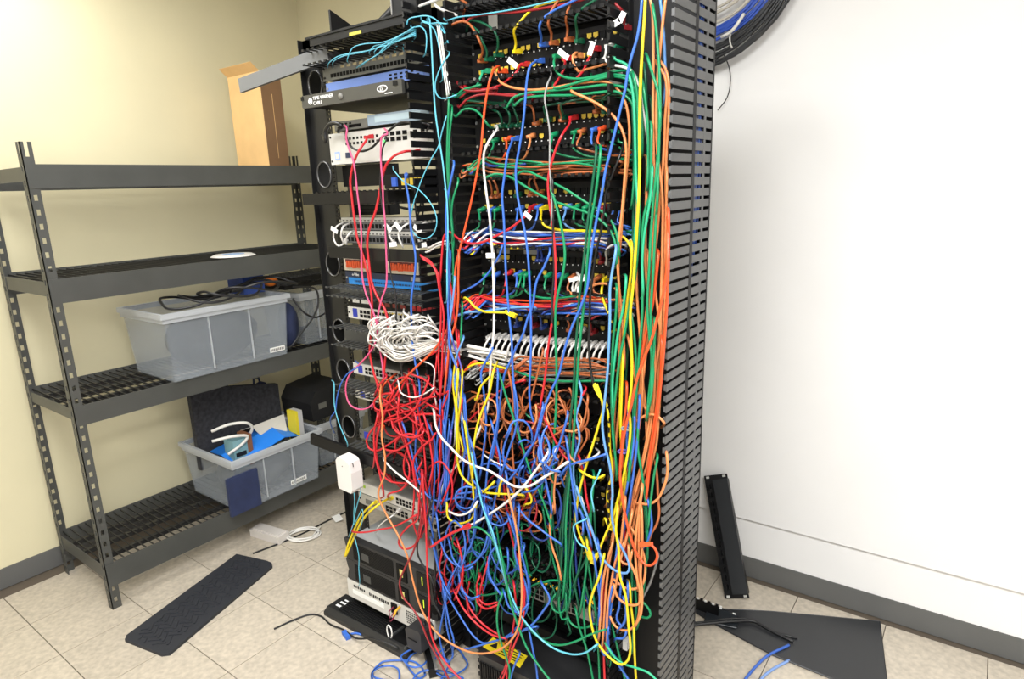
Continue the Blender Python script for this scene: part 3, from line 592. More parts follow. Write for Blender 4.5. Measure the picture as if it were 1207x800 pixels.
for k in range(5):
    c = np.array((-2.80+.03*k, 1.42+.07*k, 1.175+.01*k)); P = [c+np.array((.09*math.cos(a+k)*(1+.2*rnd.random()), .13*math.sin(a+k)*(1+.2*rnd.random()), .018*math.sin(2*a+k)+.012)) for a in np.linspace(0, 7.5, 14)]
    cord(['black cord coiled nearest the tall shelf post on the tote', 'black cord coiled second along the tote top', 'black cord coiled at the middle of the tote top', 'black cord coiled fourth along the tote top', 'black cord coiled beside the royal blue box'][k], P, .0055, group='black cords heaped on the tote')
cord('black cord arching in front of the back third-shelf tote', [at(345, 338, X=-2.70), at(372, 341, X=-2.69), at(375, 358, X=-2.68), at(368, 375, X=-2.68), at(355, 392, X=-2.69), at(343, 408, X=-2.70), (-2.78, 1.80, .875)], .005)
cord('black cord running along the back third-shelf tote to the rack', [at(345, 352, X=-2.72), at(358, 368, X=-2.69), at(372, 374, X=-2.68), at(386, 367, X=-2.67), at(396, 358, X=-2.6)], .005)
lump('cable_heap', 'dark heap of cables inside the third-shelf tote', 'cable heap', (-2.87, 1.51, 1.0), (.14, .23, .13), mat('dark_heap', (30, 32, 36), .7, 0, .4, 30, bump=.5), 31, 1., .06)
lump('parts_heap', 'dim heap of parts inside the bottom tote', 'heap', (-2.86, 1.62, .30), (.17, .19, .095), mat('dim_heap', (70, 72, 78), .7, 0, .4, 18, bump=.5), 32, 1., .06)
# contents of the bottom tote
def sheet(name, label, cat, pts, m, th=.004):
    """bent sheet: pts is a list of rows of 3D points"""
    b = MB(); R, C_ = len(pts), len(pts[0])
    for dz in (0, th):
        for row in pts:
            for q in row: b.v.append((q[0], q[1], q[2]+dz))
    o = R*C_
    for i in range(R-1):
        for j in range(C_-1):
            a, e, g, h = i*C_+j, i*C_+j+1, (i+1)*C_+j+1, (i+1)*C_+j
            b.f += [(o+a, o+e, o+g, o+h), (h, g, e, a)]
    for i in range(R-1): b.f += [(i*C_, o+i*C_, o+(i+1)*C_, (i+1)*C_), ((i+1)*C_-1, (i+2)*C_-1, o+(i+2)*C_-1, o+(i+1)*C_-1)]
    for j in range(C_-1): b.f += [(j, j+1, o+j+1, o+j), ((R-1)*C_+j, o+(R-1)*C_+j, o+(R-1)*C_+j+1, (R-1)*C_+j+1)]
    return tag(b.build(name, m, None, False), label, cat)
sheet('plastic_wrap', 'crumpled bright blue plastic sheet in the bottom tote', 'plastic sheet', [[(-2.70, 1.45, .40), (-2.68, 1.58, .44), (-2.675, 1.70, .47), (-2.68, 1.78, .45)], [(-2.80, 1.44, .44), (-2.79, 1.57, .475), (-2.78, 1.70, .50), (-2.80, 1.80, .46)], [(-2.92, 1.45, .43), (-2.90, 1.58, .46), (-2.90, 1.68, .47), (-2.92, 1.77, .44)]], mat('bright_blue_plastic', (40, 128, 226), .4))
sheet('paper_sheet', 'folded pale sheet leaning in the bottom tote', 'paper', [[(-2.74, 1.64, .46), (-2.74, 1.76, .47)], [(-2.82, 1.62, .52), (-2.80, 1.79, .535)], [(-2.95, 1.62, .47), (-2.92, 1.80, .47)]], mat('pale_paper', (196, 192, 182), .7))
t = thing('product_box', 'small yellow product box upright in the bottom tote', 'box', (-2.72, 1.80, .42)); MB().box(-2.75, -2.68, 1.775, 1.79, .42, .575).build('carton', mat('yellow_carton', (214, 196, 40), .6), t); MB().box(-2.75, -2.68, 1.79, 1.815, .42, .575).build('carton_side', mat('silver_carton', (176, 176, 176), .4), t); MB().box(-2.742, -2.688, 1.7735, 1.775, .425, .46).build('print', INK, t)
t = thing('product_box', 'brown and teal printed box half sunk in the bottom tote', 'box', (-2.75, 1.50, .38)); MB().box(-2.80, -2.72, 1.46, 1.53, .38, .52).build('carton', mat('teal_carton', (120, 160, 168), .6), t); MB().box(-2.801, -2.719, 1.53, 1.555, .38, .53).build('carton_side', mat('brown_carton', (130, 84, 54), .6), t); MB().box(-2.7195, -2.718, 1.468, 1.52, .44, .46).build('print', INK, t)
cord('white cord looping out of the bottom tote', [(-2.78, 1.40, .58), (-2.74, 1.47, .60), (-2.72, 1.545, .585), (-2.73, 1.57, .55), (-2.75, 1.56, .51)], .007, mat('white_cord', (214, 212, 206), .5))
cord('white cord bent over the rim of the bottom tote', [(-2.75, 1.38, .545), (-2.71, 1.46, .55), (-2.70, 1.525, .53), (-2.71, 1.50, .50), (-2.72, 1.43, .47)], .007, MATS['white_cord'])
MB_ = mat('speckled_dark_fabric', (40, 40, 44), .9, 0, .5, 60)
t = thing('foam_board', 'dark speckled board leaning behind the bottom tote contents', 'board', (-2.95, 1.7, .35)); MB().prism([(1.40, .35), (1.86, .35), (1.86, .66), (1.40, .76)], 'x', -2.96, -2.93).build('board', MB_, t)
t = thing('equipment_box', 'dark navy padded case at the back of the bottom shelf', 'case', (-3.1, 1.9, .2)); MB().prism([(1.80, .202), (1.92, .202), (1.92, .60), (1.90, .63), (1.82, .61), (1.80, .59)], 'x', -3.16, -3.11).build('case', NAVYF, t); MB().tube([(-3.13, 1.84, .61), (-3.13, 1.845, .66), (-3.13, 1.875, .66), (-3.13, 1.88, .62)], .006, 6).build('carry_loop', NAVYF, t)
BF = mat('black_fabric', (20, 20, 22), .8, 0, .2, 20)
t = thing('equipment_box', 'black power unit resting on the far bottom-shelf tote', 'case', (-2.93, 2.08, .442)); MB().prism([(1.96, .442), (2.22, .442), (2.23, .56), (2.17, .62), (1.99, .60), (1.95, .54)], 'x', -3.06, -2.80).build('case', BF, t); MB().box(-2.80, -2.797, 2.0, 2.05, .50, .53).build('label_sticker', MID, t); MB().tube([(-2.80, 2.1, .47), (-2.785, 2.12, .5), (-2.785, 2.15, .48), (-2.80, 2.16, .46)], .005, 6).build('lead', BF, t)
t = thing('padded_flap', 'navy padded flap hanging in front of the bottom tote', 'panel', (-2.62, 1.40, .22)); MB().box(-2.628, -2.612, 1.35, 1.50, .22, .40).build('flap', NAVYF, t)
# ------------------------------------------------------------------ floor things on the left
def arc(pts): return spline(pts)
WAD = mat('adapter_pale', (206, 200, 194), .4)
t = thing('power_adapter', 'white power adapter lying on the floor under the shelving', 'power adapter', (-2.66, 1.56, 0)); c = at(318, 630, Z=.015); c[2] = .0205; uu = at(339, 634, Z=.0)-at(300, 622, Z=0); uu /= np.linalg.norm(uu); vv = np.cross((0, 0, 1), uu)
MB().obox(c, uu, vv, (0, 0, 1), .098, .034, .019).build('case', WAD, t); MB().obox(c+np.array((0, 0, .02)), uu, vv, (0, 0, 1), .086, .026, .004).build('case_top', WAD, t)
cc = at(358, 632, Z=0); P = []
for a in np.linspace(0, 6*math.pi, 60): rr = .062+.006*math.sin(a*1.37); P.append(cc+np.array((rr*1.25*math.cos(a)*.8+.02*math.sin(a), rr*1.05*math.sin(a), .006+.004*(a/(6*math.pi))*3)))
P += [at(372, 627, Z=.012), at(378, 620, Z=.012)]
cord('white cord coiled on the floor beside the white adapter', P, .0042, MATS['white_cord'])
cord('black cord lying on the floor under the shelving', [at(298, 652, Z=.004), at(330, 640, Z=.004), at(360, 627, Z=.004), at(385, 614, Z=.004), at(408, 603, Z=.004)], .004)
t = thing('paper_tag', 'white paper tag lying on the floor near the black cord', 'tag', at(396, 612, Z=0)); q = [at(391, 611, Z=0), at(396, 617.5, Z=0), at(405, 614, Z=0), at(400, 607.5, Z=0)]; MB().prism([(p_[0], p_[1]) for p_ in q], 'z', .009, .0105).build('tag', PAPER, t)
RUB = mat('rubber_mat', (40, 42, 48), .6); mt = thing('floor_mat', 'dark rubber floor mat with a raised tread', 'mat', (-2.6, 1.2, 0))
P = [(-2.56, 1.40), (-2.47, 1.425), (-2.43, 1.41), (-2.425, 1.37), (-2.46, 1.30), (-2.40, 1.28), (-2.85, .70), (-3.15, .85)]
P = [(-2.66, 1.37), (-2.49, 1.415), (-2.455, 1.418), (-2.43, 1.405), (-2.42, 1.375), (-2.25, .86), (-2.27, .84), (-2.47, .80), (-2.49, .815)]
MB().prism(P, 'z', 0, .012).build('sheet', RUB, mt); td = MB(); rnd = random.Random(2)
uu = np.array((.45, .89, 0)); vv = np.array((.89, -.45, 0))
def inside(x, y):
    c = False
    for i in range(len(P)):
        x1, y1 = P[i]; x2, y2 = P[i-1]
        if (y1 > y) != (y2 > y) and x < (x2-x1)*(y-y1)/(y2-y1)+x1: c = not c
    return c
for i in range(60):
    for j in range(30):
        x, y = -3.2+.035*i*.5, .6+.03*j
        if i % 2: y += .015
        if inside(x, y) and inside(x+.03, y+.03) and inside(x-.03, y-.03): td.obox((x, y, .013), (.7, .7, 0) if (i+j) % 2 else (.7, -.7, 0), (0, 0, 1), (.7, -.7, 0) if (i+j) % 2 else (.7, .7, 0), .012, .002, .004)
stuff(td.build('tread', RUB, mt))
cord('thin black cord trailing over the floor tiles to the loose bezel', [at(323, 741, Z=.004), at(345, 731, Z=.004), at(366, 724, Z=.004), at(378, 726, Z=.004), at(390, 736, Z=.006), at(405, 742, Z=.01), at(420, 752, Z=.02), at(440, 752, Z=.045), at(455, 757, Z=.045), at(470, 764, Z=.03)], .0036)
t = thing('cable_plug', 'blue cord end lying on the tiles in front of the loose bezel', 'plug', at(410, 748, Z=0)); MB().obox(at(408, 748, Z=.008), (.95, -.3, 0), (.3, .95, 0), (0, 0, 1), .022, .009, .007).build('boot', mat('blue_boot', (50, 100, 190), .5), t); MB().tube(spline([at(413, 747, Z=.008), at(420, 746, Z=.006), at(426, 748, Z=.006)]), .004, 6).build('tail', MATS['blue_boot'], t, True)
# ------------------------------------------------------------------ right side: leaning duct, floor panels, wall coils
def lean_duct(label, B, Tp, vdir, n, hw):
    B, Tp, vdir = map(np.array, (B, Tp, vdir)); u = Tp-B; L = np.linalg.norm(u); u = u/L; vdir = vdir-u*np.dot(vdir, u); v = vdir/np.linalg.norm(vdir); w_ = np.cross(u, v)
    t = thing('horizontal_cable_manager', label, 'cable manager', (B+Tp)/2*np.array((1, 1, 0)))
    c = (B+Tp)/2
    MB().obox(c, u, v, w_, L/2, hw, .0015).build('back_plate', BLK, t)
    MB().obox(c+v*(hw*.45)-w_*.035, u, v, w_, L/2-.02, hw*.62, .0015).build('cover', mat('cover_black', (30, 32, 34), .4), t)
    MB().obox(c+v*(hw*1.05)-w_*.018, u, w_, v, L/2-.02, .018, .0012).build('side_wall', BLK, t)
    for i in range(n):
        q = B+u*(.03+(L-.06)*(i+.5)/n)
        MB().obox(q-v*(hw*.55)-w_*.018, u, w_, v, (L-.06)/n*.30, .018, .0012).build('finger', BLK, t)
    for e in (.008, L-.008):
        for s in (-.7, .7): MB().obox(B+u*e+v*hw*s-w_*.002, u, v, w_, .004, .006, .0008).build('slot_hole', LSILV, t)
lean_duct('black finger duct leaning against the off-white wall', (-.655, 2.30, .012), (-.815, 2.462, .435), (1, .1, 0), 13, .047)
t = thing('duct_bracket', 'black notched bracket lying on the floor beside the slotted duct', 'bracket', (-.78, 2.15, 0)); e0 = at(806, 700, Z=.05); e1 = at(838, 712, Z=.05); ud = e1-e0; ud /= np.linalg.norm(ud); nd = np.cross(ud, (0, 0, 1))
cB = (e0+e1)/2; MB().obox(cB-np.array((0, 0, .022)), ud, (0, 0, 1), nd, .085, .024, .002).build('web', BLK, t)
for i in range(5): MB().obox(e0+ud*(.012+i*.030)+np.array((0, 0, .0)), ud, (0, 0, 1), nd, .005, .010, .0022).build('notch_tab', BLK, t); MB().obox(e0+ud*(.027+i*.030)+np.array((0, 0, .002))-nd*.0005, ud, (0, 0, 1), nd, .004, .006, .0023).build('notch_hole', PAPER, t)
MB().obox(cB-np.array((0, 0, .046))-nd*.03, ud, nd, (0, 0, 1), .095, .035, .002).build('foot', BLK, t)
def plate(label, q, m, z=.003, h=.004):
    t = thing('metal_sheet', label, 'metal panel', tuple(np.mean([p_[:2] for p_ in q], 0))+(0,)); MB().prism([(p_[0], p_[1]) for p_ in q], 'z', z, z+h).build('sheet', m, t)
    MB().tube([(p_[0], p_[1], z+h) for p_ in q], .002, 4, True).build('folded_edge', m, t); return t
PAN = mat('satin_black_panel', (44, 45, 47), .38, 0, .05, 8)
plate('flat black metal panel lying on the floor by the wall', [(-.80, 2.15), (-.525, 2.30), (-.18, 2.46), (-.10, 2.05), (-.46, 2.062), (-.70, 2.115)], PAN)
t = plate('narrow black metal strip lying across the flat panel', [at(836, 711, Z=.009), at(872, 729, Z=.009), at(868, 741, Z=.009), at(830, 733, Z=.009)], mat('panel_blue_black', (34, 38, 42), .35), .009); MB().box(-.64, -.628, 2.195, 2.203, .013, .014).build('slot_hole', PAPER, t)
cord('black cord crossing the black panel on the floor', [at(800, 741, Z=.012), at(815, 737, Z=.014), at(840, 734, Z=.018), at(865, 732, Z=.02), at(888, 732, Z=.018), at(905, 741, Z=.016), at(935, 756, Z=.012)], .006)
cord('second black cord beside the one crossing the floor panel', [at(800, 734, Z=.012), at(830, 733, Z=.018), at(860, 729, Z=.02), at(885, 730, Z=.018), at(912, 744, Z=.014), at(940, 752, Z=.01)], .004)
cord('blue cord curving over the floor at the lower right', [at(870, 812, Z=.005), at(880, 798, Z=.005), at(892, 784, Z=.005), at(904, 773, Z=.008), at(930, 760, Z=.012)], .005, mat('floor_blue', (56, 96, 180), .45))
cord('pale blue cord curving over the floor at the lower right corner', [at(890, 812, Z=.005), at(899, 798, Z=.005), at(910, 789, Z=.005), at(930, 778, Z=.005)], .005, mat('floor_pale_blue', (120, 150, 205), .45))
cz = at(836, -38, Y=2.44)
def coil(label, R, n, m, r, yy, spread, seed):
    rnd = random.Random(seed); P = []
    for a in np.linspace(0, 2*math.pi*n, 26*n):
        tn = a/(2*math.pi); q = R+spread*math.sin(tn*2.4+seed)+.3*spread*math.sin(3*a+seed)
        P.append((cz[0]+q*math.cos(a)*1.02, yy+.012*math.sin(tn*3.1+a*.5), cz[2]+q*math.sin(a)-.02))
    return tag(MB().tube(P, r, 6).build('coiled_cable', m, None, True), label, 'cable coil')
coil('black cable coil tied up high on the off-white wall', .275, 11, mat('coil_black', (34, 35, 37), .4), .0055, 2.44, .03, 1)
coil('royal blue cable coil inside the black coil on the wall', .215, 7, mat('coil_blue', (40, 76, 170), .45), .0045, 2.435, .022, 2)
coil('pale grey cable coil innermost on the wall', .155, 6, mat('coil_grey', (186, 180, 168), .5), .0045, 2.43, .025, 3)
t = thing('wall_hook', 'steel peg holding the cable coils on the wall', 'hook', (cz[0], 2.44, cz[2]+.14)); MB().cyl((cz[0], cz[2]+.115), .008, 'y', 2.39, 2.482, 10).build('peg', STEEL, t); MB().box(cz[0]-.006, cz[0]+.006, 2.39, 2.396, cz[2]+.11, cz[2]+.145).build('peg_tip', STEEL, t)
a = np.linspace(0, 2*math.pi, 17)[:-1]; tc = at(866, 46, Y=2.44); tag(MB().tube(np.stack([tc[0]+.006*np.cos(a), 2.44+.035*np.cos(a), tc[2]+.034*np.sin(a)], 1), .003, 5, True).build('cable_tie', WHT, None, True), 'white tie around the black cable coil', 'cable tie')
cord('white cord strand crossing the blue coil on the wall', [at(850, 44, Y=2.40), at(862, 37, Y=2.39), at(870, 27, Y=2.39), at(877, 16, Y=2.40)], .0055, MATS['white_cord'])
cord('thin black wire bowing down the wall beside the slotted duct', [at(852, 62, Y=2.46), at(859, 78, Y=2.46), at(861, 95, Y=2.46), at(857, 115, Y=2.46), at(846, 130, Y=2.46)], .002)
# ------------------------------------------------------------------ network cords
CC = {'O': (228, 142, 84), 'OR': (236, 84, 38), 'OB': (176, 96, 52), 'R': (208, 36, 46), 'DR': (150, 32, 38), 'PK': (228, 92, 138), 'B': (58, 108, 200), 'NV': (36, 62, 140), 'LB': (104, 158, 222), 'AQ': (98, 190, 212),
      'G': (16, 138, 88), 'LG': (44, 176, 128), 'DG': (14, 92, 62), 'Y': (240, 212, 28), 'W': (230, 227, 220), 'GY': (150, 150, 148), 'K': (26, 26, 27), 'V': (92, 84, 170)}
CN = {'O': 'orange', 'OR': 'red-orange', 'OB': 'brown-orange', 'R': 'red', 'DR': 'dark red', 'PK': 'pink', 'B': 'blue', 'NV': 'navy', 'LB': 'light blue', 'AQ': 'aqua', 'G': 'green', 'LG': 'light green', 'DG': 'dark green', 'Y': 'yellow', 'W': 'white', 'GY': 'grey', 'K': 'black', 'V': 'violet'}
CC = {k: tuple(int(q*.92) for q in v) for k, v in CC.items()}
CM = {k: mat('jacket_'+CN[k].replace(' ', '_').replace('-', '_'), v, .36, 0, .05, 60, spec=.5) for k, v in CC.items()}
CLIP = mat('clear_connector', (200, 205, 208), .25, alpha=.75)
jr = random.Random(11)
BOOT = {}
def boot_mesh(col):
    if col not in BOOT:
        b = MB(); w0, w1, h0, h1 = .0062, .0042, .0055, .0042
        n = 0
        b.v = [(-w0, 0, -h0), (w0, 0, -h0), (w0, 0, h0), (-w0, 0, h0), (-w0, -.014, -h0), (w0, -.014, -h0), (w0, -.014, h0), (-w0, -.014, h0), (-w1, -.034, -h1), (w1, -.034, -h1), (w1, -.034, h1), (-w1, -.034, h1)]
        for a in (0, 4):
            for i in range(4): j = (i+1) % 4; b.f.append((a+i, a+4+i, a+4+j, a+j))
        b.f += [(0, 1, 2, 3), (11, 10, 9, 8)]
        b.box(-.0035, .0035, -.012, .004, h0, h0+.0022)
        BOOT[col] = b.mesh('plug', CM[col])
    return BOOT[col]
def place_boot(col, parent, P, d):
    """a plug at P whose cord leaves along direction d"""
    o = bpy.data.objects.new('plug', boot_mesh(col)); COL.objects.link(o); o.parent = parent
    d = Vector(d).normalized(); q = Vector((0, -1, 0)).rotation_difference(d)
    o.rotation_mode = 'QUATERNION'; o.rotation_quaternion = q; o.location = Vector(P); return o
def parse(s, Y):
    pts = []
    for tk in s.split():
        a = tk.split(','); pts.append([float(a[0]), float(a[1]), float(a[2]) if len(a) > 2 else None])
    for p in pts:
        if p[2] is None: p[2] = Y
    return pts
def cable(col, label, Y, s, plug='', r=.0033, group=None, name='network_cable', cat='cable', jit=.006, tags=(), tuck=True):
    pts = parse(s, Y)
    if tuck:      # loose ends slip back between the others
        x, y, q = pts[0]
        if not ('s' in plug or 'S' in plug) and 6 < y < 790 and q < 1.46: pts.insert(0, [x-3, y-7, 1.475])
        x, y, q = pts[-1]
        if not ('e' in plug or 'E' in plug) and 6 < y < 790 and q < 1.46: pts.append([x-3, y+7, 1.475])
    dy = jr.uniform(-jit, jit); n = len(pts); W3 = []
    for i, (x, y, yy) in enumerate(pts):
        k = 0 if (i == 0 and 's' in plug) or (i == n-1 and 'e' in plug) else dy
        W3.append(at(x, y, Y=yy+k))
    pl = []
    if 's' in plug: p = at(pts[0][0], pts[0][1], Y=D-.008); pl.append((p, (0, -1, -.12))); W3[0] = p+np.array((0, -.030, -.003))
    if 'e' in plug: p = at(pts[-1][0], pts[-1][1], Y=D-.008); pl.append((p, (0, -1, -.12))); W3[-1] = p+np.array((0, -.030, -.003))
    C3 = spline(W3, .011)
    if 'S' in plug: pl.append((C3[0]+(C3[0]-C3[1])*.5, C3[2]-C3[0]))
    if 'E' in plug: pl.append((C3[-1]+(C3[-1]-C3[-2])*.5, C3[-3]-C3[-1]))
    ln = sum(math.hypot(a[0]-b[0], a[1]-b[1]) for a, b in zip(pts, pts[1:]))
    yy = sum(p[2] for p in pts)/n
    PEND.append(dict(col=col, label=label, C3=C3, pl=pl, r=r, group=group, name=name, cat=cat, tags=tags, Y=Y, px=[(p[0], p[1]) for p in pts], score=(1e6 if group is None else 0)+ln*r*(1 if yy < 1.405 else .4)))
PEND = []
KEEP = 290
def finish_cables():
    """the cords that show largest become objects of their own, the rest one mass"""
    order = sorted(range(len(PEND)), key=lambda i: -PEND[i]['score']); keep = set(order[:KEEP]); rest = []
    def mark(x, y):
        for lim, nm in (((200, 'silver server'), (300, 'white patch panel'), (365, 'blue switch'), (430, 'white heap'), (545, 'red tangle'), (600, 'knee-height server'), (715, 'battery backups')) if x < 512 else
                        ((30, 'top edge'), (110, 'highest panel'), (185, 'second panel'), (262, 'third panel'), (345, 'fourth panel'), (425, 'white boots'), (520, 'orange tangle'), (640, 'lower tangle'), (745, 'silver panel'))):
            if y < lim: return nm
        return 'floor'
    fam = {}
    for i in keep:
        c = PEND[i]
        if c['group'] is None: continue
        top = min(c['px'], key=lambda p: p[1]); bot = max(c['px'], key=lambda p: p[1]); a_, b_ = mark(*top), mark(*bot)
        c['where'] = 'level with the '+a_ if a_ == b_ else a_+' to '+b_
        fam.setdefault((c['label'], c['where']), []).append(c)
    count = {}
    for lab, wh in fam: count[lab] = count.get(lab, 0)+1
    ORD = ('leftmost', 'second leftmost', 'third leftmost', 'fourth leftmost', 'fifth leftmost', 'sixth leftmost', 'seventh leftmost', 'eighth leftmost', 'ninth leftmost', 'tenth leftmost', 'eleventh leftmost')
    for (lab, wh), cs in fam.items():
        cs.sort(key=lambda c: sum(p[0] for p in c['px'])/len(c['px']))
        for k, c in enumerate(cs):
            tail = (', '+wh if count[lab] > 1 else '')+((', '+(ORD[k] if k < len(cs)-1 or len(cs) == 1 else 'rightmost')) if 1 < len(cs) <= 12 else '')
            new = lab+tail
            if len(new.split()) > 16: new = CN[c['col']]+' cord'+tail+(' in the '+lab.split(' in the ')[-1] if ' in the ' in lab else '')
            if len(new.split()) > 16: new = CN[c['col']]+' cord'+tail
            c['newlabel'] = new
    for i in keep: PEND[i]['label'] = PEND[i].get('newlabel', PEND[i]['label'])
    for i, c in enumerate(PEND):
        if i not in keep: rest.append(c); continue
        base = c['C3'][0].copy()
        o = MB().tube(c['C3'], c['r'], 6).build(c['name'], CM[c['col']], None, True, off=base)
        tag(o, c['label'], c['cat'], c['group'])
        for P, d in c['pl']: place_boot(c['col'], o, np.array(P)-base, d)
        for (tx, ty, ang, L, Wd) in c['tags']:      # paper flag wrapped on the cord
            q = at(tx, ty, Y=c['Y']-.008); ca, sa = math.cos(ang), math.sin(ang)
            MB().obox(q, (ca, 0, sa), (-sa, 0, ca), (0, 1, 0), L/2, Wd/2, .0006).build('paper_flag', PAPER, o, off=base)
    keys = list(CM); b = MB(); mi = []
    for c in rest:
        n0 = len(b.f); b.tube(c['C3'], c['r'], 5)
        for P, d in c['pl']:
            q = Vector((0, -1, 0)).rotation_difference(Vector(d).normalized()); n1 = len(b.v); me = boot_mesh(c['col'])
            b.v += [tuple(Vector(P)+q @ v.co) for v in me.vertices]; b.f += [tuple(n1+k for k in p.vertices) for p in me.polygons]
        mi += [keys.index(c['col'])]*(len(b.f)-n0)
    me = b.mesh('tangled_cables', CM[keys[0]], smooth=True); me.materials.clear()
    for k in keys: me.materials.append(CM[k])
    me.polygons.foreach_set('material_index', mi); me.update()
    o = bpy.data.objects.new('tangled_cables', me); COL.objects.link(o)
    tag(o, 'mass of small tangled multicoloured cords between and behind the followable ones', 'cables', kind='stuff')
def bunch(col, label, group, Y, rows, **k):
    for s in rows: cable(col, label, Y, s, group=group, **k)
# ---------------- long single cords that can be followed
cable('OR', 'long red-orange cord from the top panel down the middle duct to the red tangle', 1.385, '597,84 588,78,1.44 582,82,1.41 578,92 574,110 570,140 567,175 563,200 556,235 549,265 543,290 538,310 536,330 536,350 533,375 525,392 509,415 487,436,1.36 470,454 455,471 448,485 446,497 452,501', 's')
cable('O', 'long orange cord hanging past the grey-lidded unit and sweeping along the bottom', 1.31, '449,455,1.38 448,470 451,490 450,515 454,540 453,560 446,583 455,605 470,632 480,655 487,685 497,718 510,740 530,757 557,769 585,767 602,755 611,738 615,705 613,660 608,620 601,590 596,560,1.4')
cable('W', 'long white cord hanging from the second panel with a paper flag', 1.385, '593,148 586,152,1.43 577,165 571,178 570,195 573,225 577,255 579,280 581,310 582,350 582,390 579,420 577,450 575,480 568,500 560,518 550,533 538,549 527,562 521,577 519,592', 's', r=.0036, tags=((578, 301, .05, .03, .014),))
cable('W', 'white cord sagging in a wide arc across the lower tangle', 1.325, '512,488 513,500 520,515 530,526 545,541 560,549 575,554 590,563 600,570 612,574 626,572 640,563 655,554 668,545', r=.0036)
cable('W', 'white cord slanting down through the lower tangle to a hooked end', 1.33, '645,535 631,555 618,572 605,585 590,597 575,607 560,616 547,621 540,619', r=.0036)
cable('W', 'short white loop inside the yellow loop', 1.32, '532,604 540,607 550,605 557,600 562,592')
cable('W', 'white cord end slanting behind the lower red loop', 1.36, '455,545 465,555 480,567 496,581')
cable('R', 'long red cord from the second panel curving down the middle', 1.39, '680,138 671,146,1.44 662,160 655,176 649,196 646,212 647,235 650,255 653,280 655,310 655,340 652,370 649,390 646,410 643,440 640,460 636,485 634,510', 's')
cable('B', 'bright blue cord from the highest panel falling straight down', 1.385, '640,72 631,73,1.44 624,80 621,95 619,120 616,150 612,175 608,200 610,230 615,255 619,275 623,310 625,350 626,400 625,437 624,462 626,487 632,505 641,527 651,550 657,563', 's')
cable('B', 'blue cord from the second panel falling beside the white one', 1.38, '612,163 603,168,1.44 598,183 595,205 592,230 594,260 595,290 597,330 600,370 603,400 604,430 606,460 608,490 612,510', 's')
cable('B', 'blue cord slanting from the yellow cord across the panels', 1.37, '757,-4 755,20 751,45 745,65 740,85 737,105 731,130 725,155 719,180 714,200 709,230 703,260 698,290 695,315 692,340 684,363 675,383 666,410 659,440 650,460 641,483 636,505')
cable('Y', 'long yellow cord running down the front of the big bundle', 1.365, '761,-4 759,30 757,60 755,100 754,150 754,200 752,250 749,300 746,340 743,370 744,400 745,430 744,460 741,480 743,500 742,520 738,545 733,570 728,590 722,612 715,627 709,641 704,654 699,661', 'E')
cable('Y', 'short yellow cord ending in a V beside the long yellow one', 1.365, '692,638 693,648 696,657', 'E')
cable('LB', 'bright blue cord looping in front of the big bundle', 1.35, '726,295 722,318 719,340 719,370 718,400 716,440 713,470 710,500 713,525 719,550 722,580 721,600 723,620 730,640 738,655 742,668 739,675 729,674 716,665 706,650 700,632 692,608 684,588 680,575')
cable('OR', 'red-orange cord ending in a round loop at the right edge', 1.345, '787,255,1.4 787,300 783,340 776,370 768,400 758,425 750,450 744,478 738,500 733,530 731,560 734,590 738,612 744,635 752,655 762,666 771,664 775,655 771,645 764,641 757,642', 'E')
cable('Y', 'yellow cord forming the big U at the bottom of the bundle', 1.335, '728,600 726,625 729,645 731,680 737,700 741,740 743,765 740,778 733,783 725,780 712,768 703,755 697,735 695,715 699,698 706,680 712,655')
cable('Y', 'yellow cord dangling with its plug beside the lower panels', 1.36, '703,456 708,468 711,480 706,500 700,520 692,545 685,570 681,590 679,612 684,632 690,645', 'S')
cable('Y', 'short yellow cord with its plug hanging over the fifth panel', 1.38, '606,372 600,369 585,368 570,367 559,361 553,354 549,351', 'S')
cable('Y', 'yellow cord dropping off the bottom behind the big U', 1.36, '742,690 744,715 747,740 748,770 750,806')
cable('Y', 'yellow hairpin cord plugged into the knee-height server', 1.36, '467,583 457,588,1.42 443,597 428,612 417,634 410,650 407,656 409,646 416,628 427,606 440,593 448,588,1.46', 'se', r=.0042)
cable('R', 'red cord leaving the silver server on its upper row', 1.42, '439,161 432,165,1.45 424,176 417,192 413,212 415,235 418,260 421,280 427,298 434,325 438,350 438,385 436,415 440,437 446,457 449,480 446,505', 's', r=.0042)
cable('R', 'red cord leaving the lower right of the silver server', 1.415, '494,178 485,178,1.45 475,179 463,185 455,195 450,212 447,230 443,248 438,262 434,275 433,290 435,310 438,332 445,350 454,365 458,385 457,405 454,425 452,445', 's', r=.0042)
cable('PK', 'pink cord hanging left of the red server cord', 1.405, '409,154 408,162 412,177 416,188 419,205 421,225 424,250 426,275 426,300 427,325 431,345 437,360 443,377 446,393 448,412 451,432 452,448', r=.003)
cable('PK', 'pink cord with a wide loop below the flat-topped switch', 1.40, '456,158 450,161 449,175 449,190 451,215 452,240 454,262 455,290 456,320 455,338 450,352 446,370 445,388 442,405 436,415 425,428 413,440 408,452 408,465 412,476 422,482 433,481 441,475', r=.003)
cable('K', 'thin black cord down the middle of the white heap', 1.40, '455,165 451,175 449,200 448,220 450,240 454,260 457,285 459,310 462,330 466,345 467,370 466,400 466,412 472,425 474,440 479,452', r=.0026)
cable('K', 'thin black cord crossing the other below the white heap', 1.40, '490,390 483,402 478,420 474,430 471,445', r=.0024)
cable('B', 'blue cord with a plug in the small yellow-jack box, hanging the full height', 1.395, '479,207,1.45 478,215 481,230 483,250 485,275 489,295 490,310 488,330 485,350 485,375 486,400 489,425 494,450 495,470 493,490 490,520 490,540 495,560 500,590 508,620 514,650 520,690 526,720', 'S')
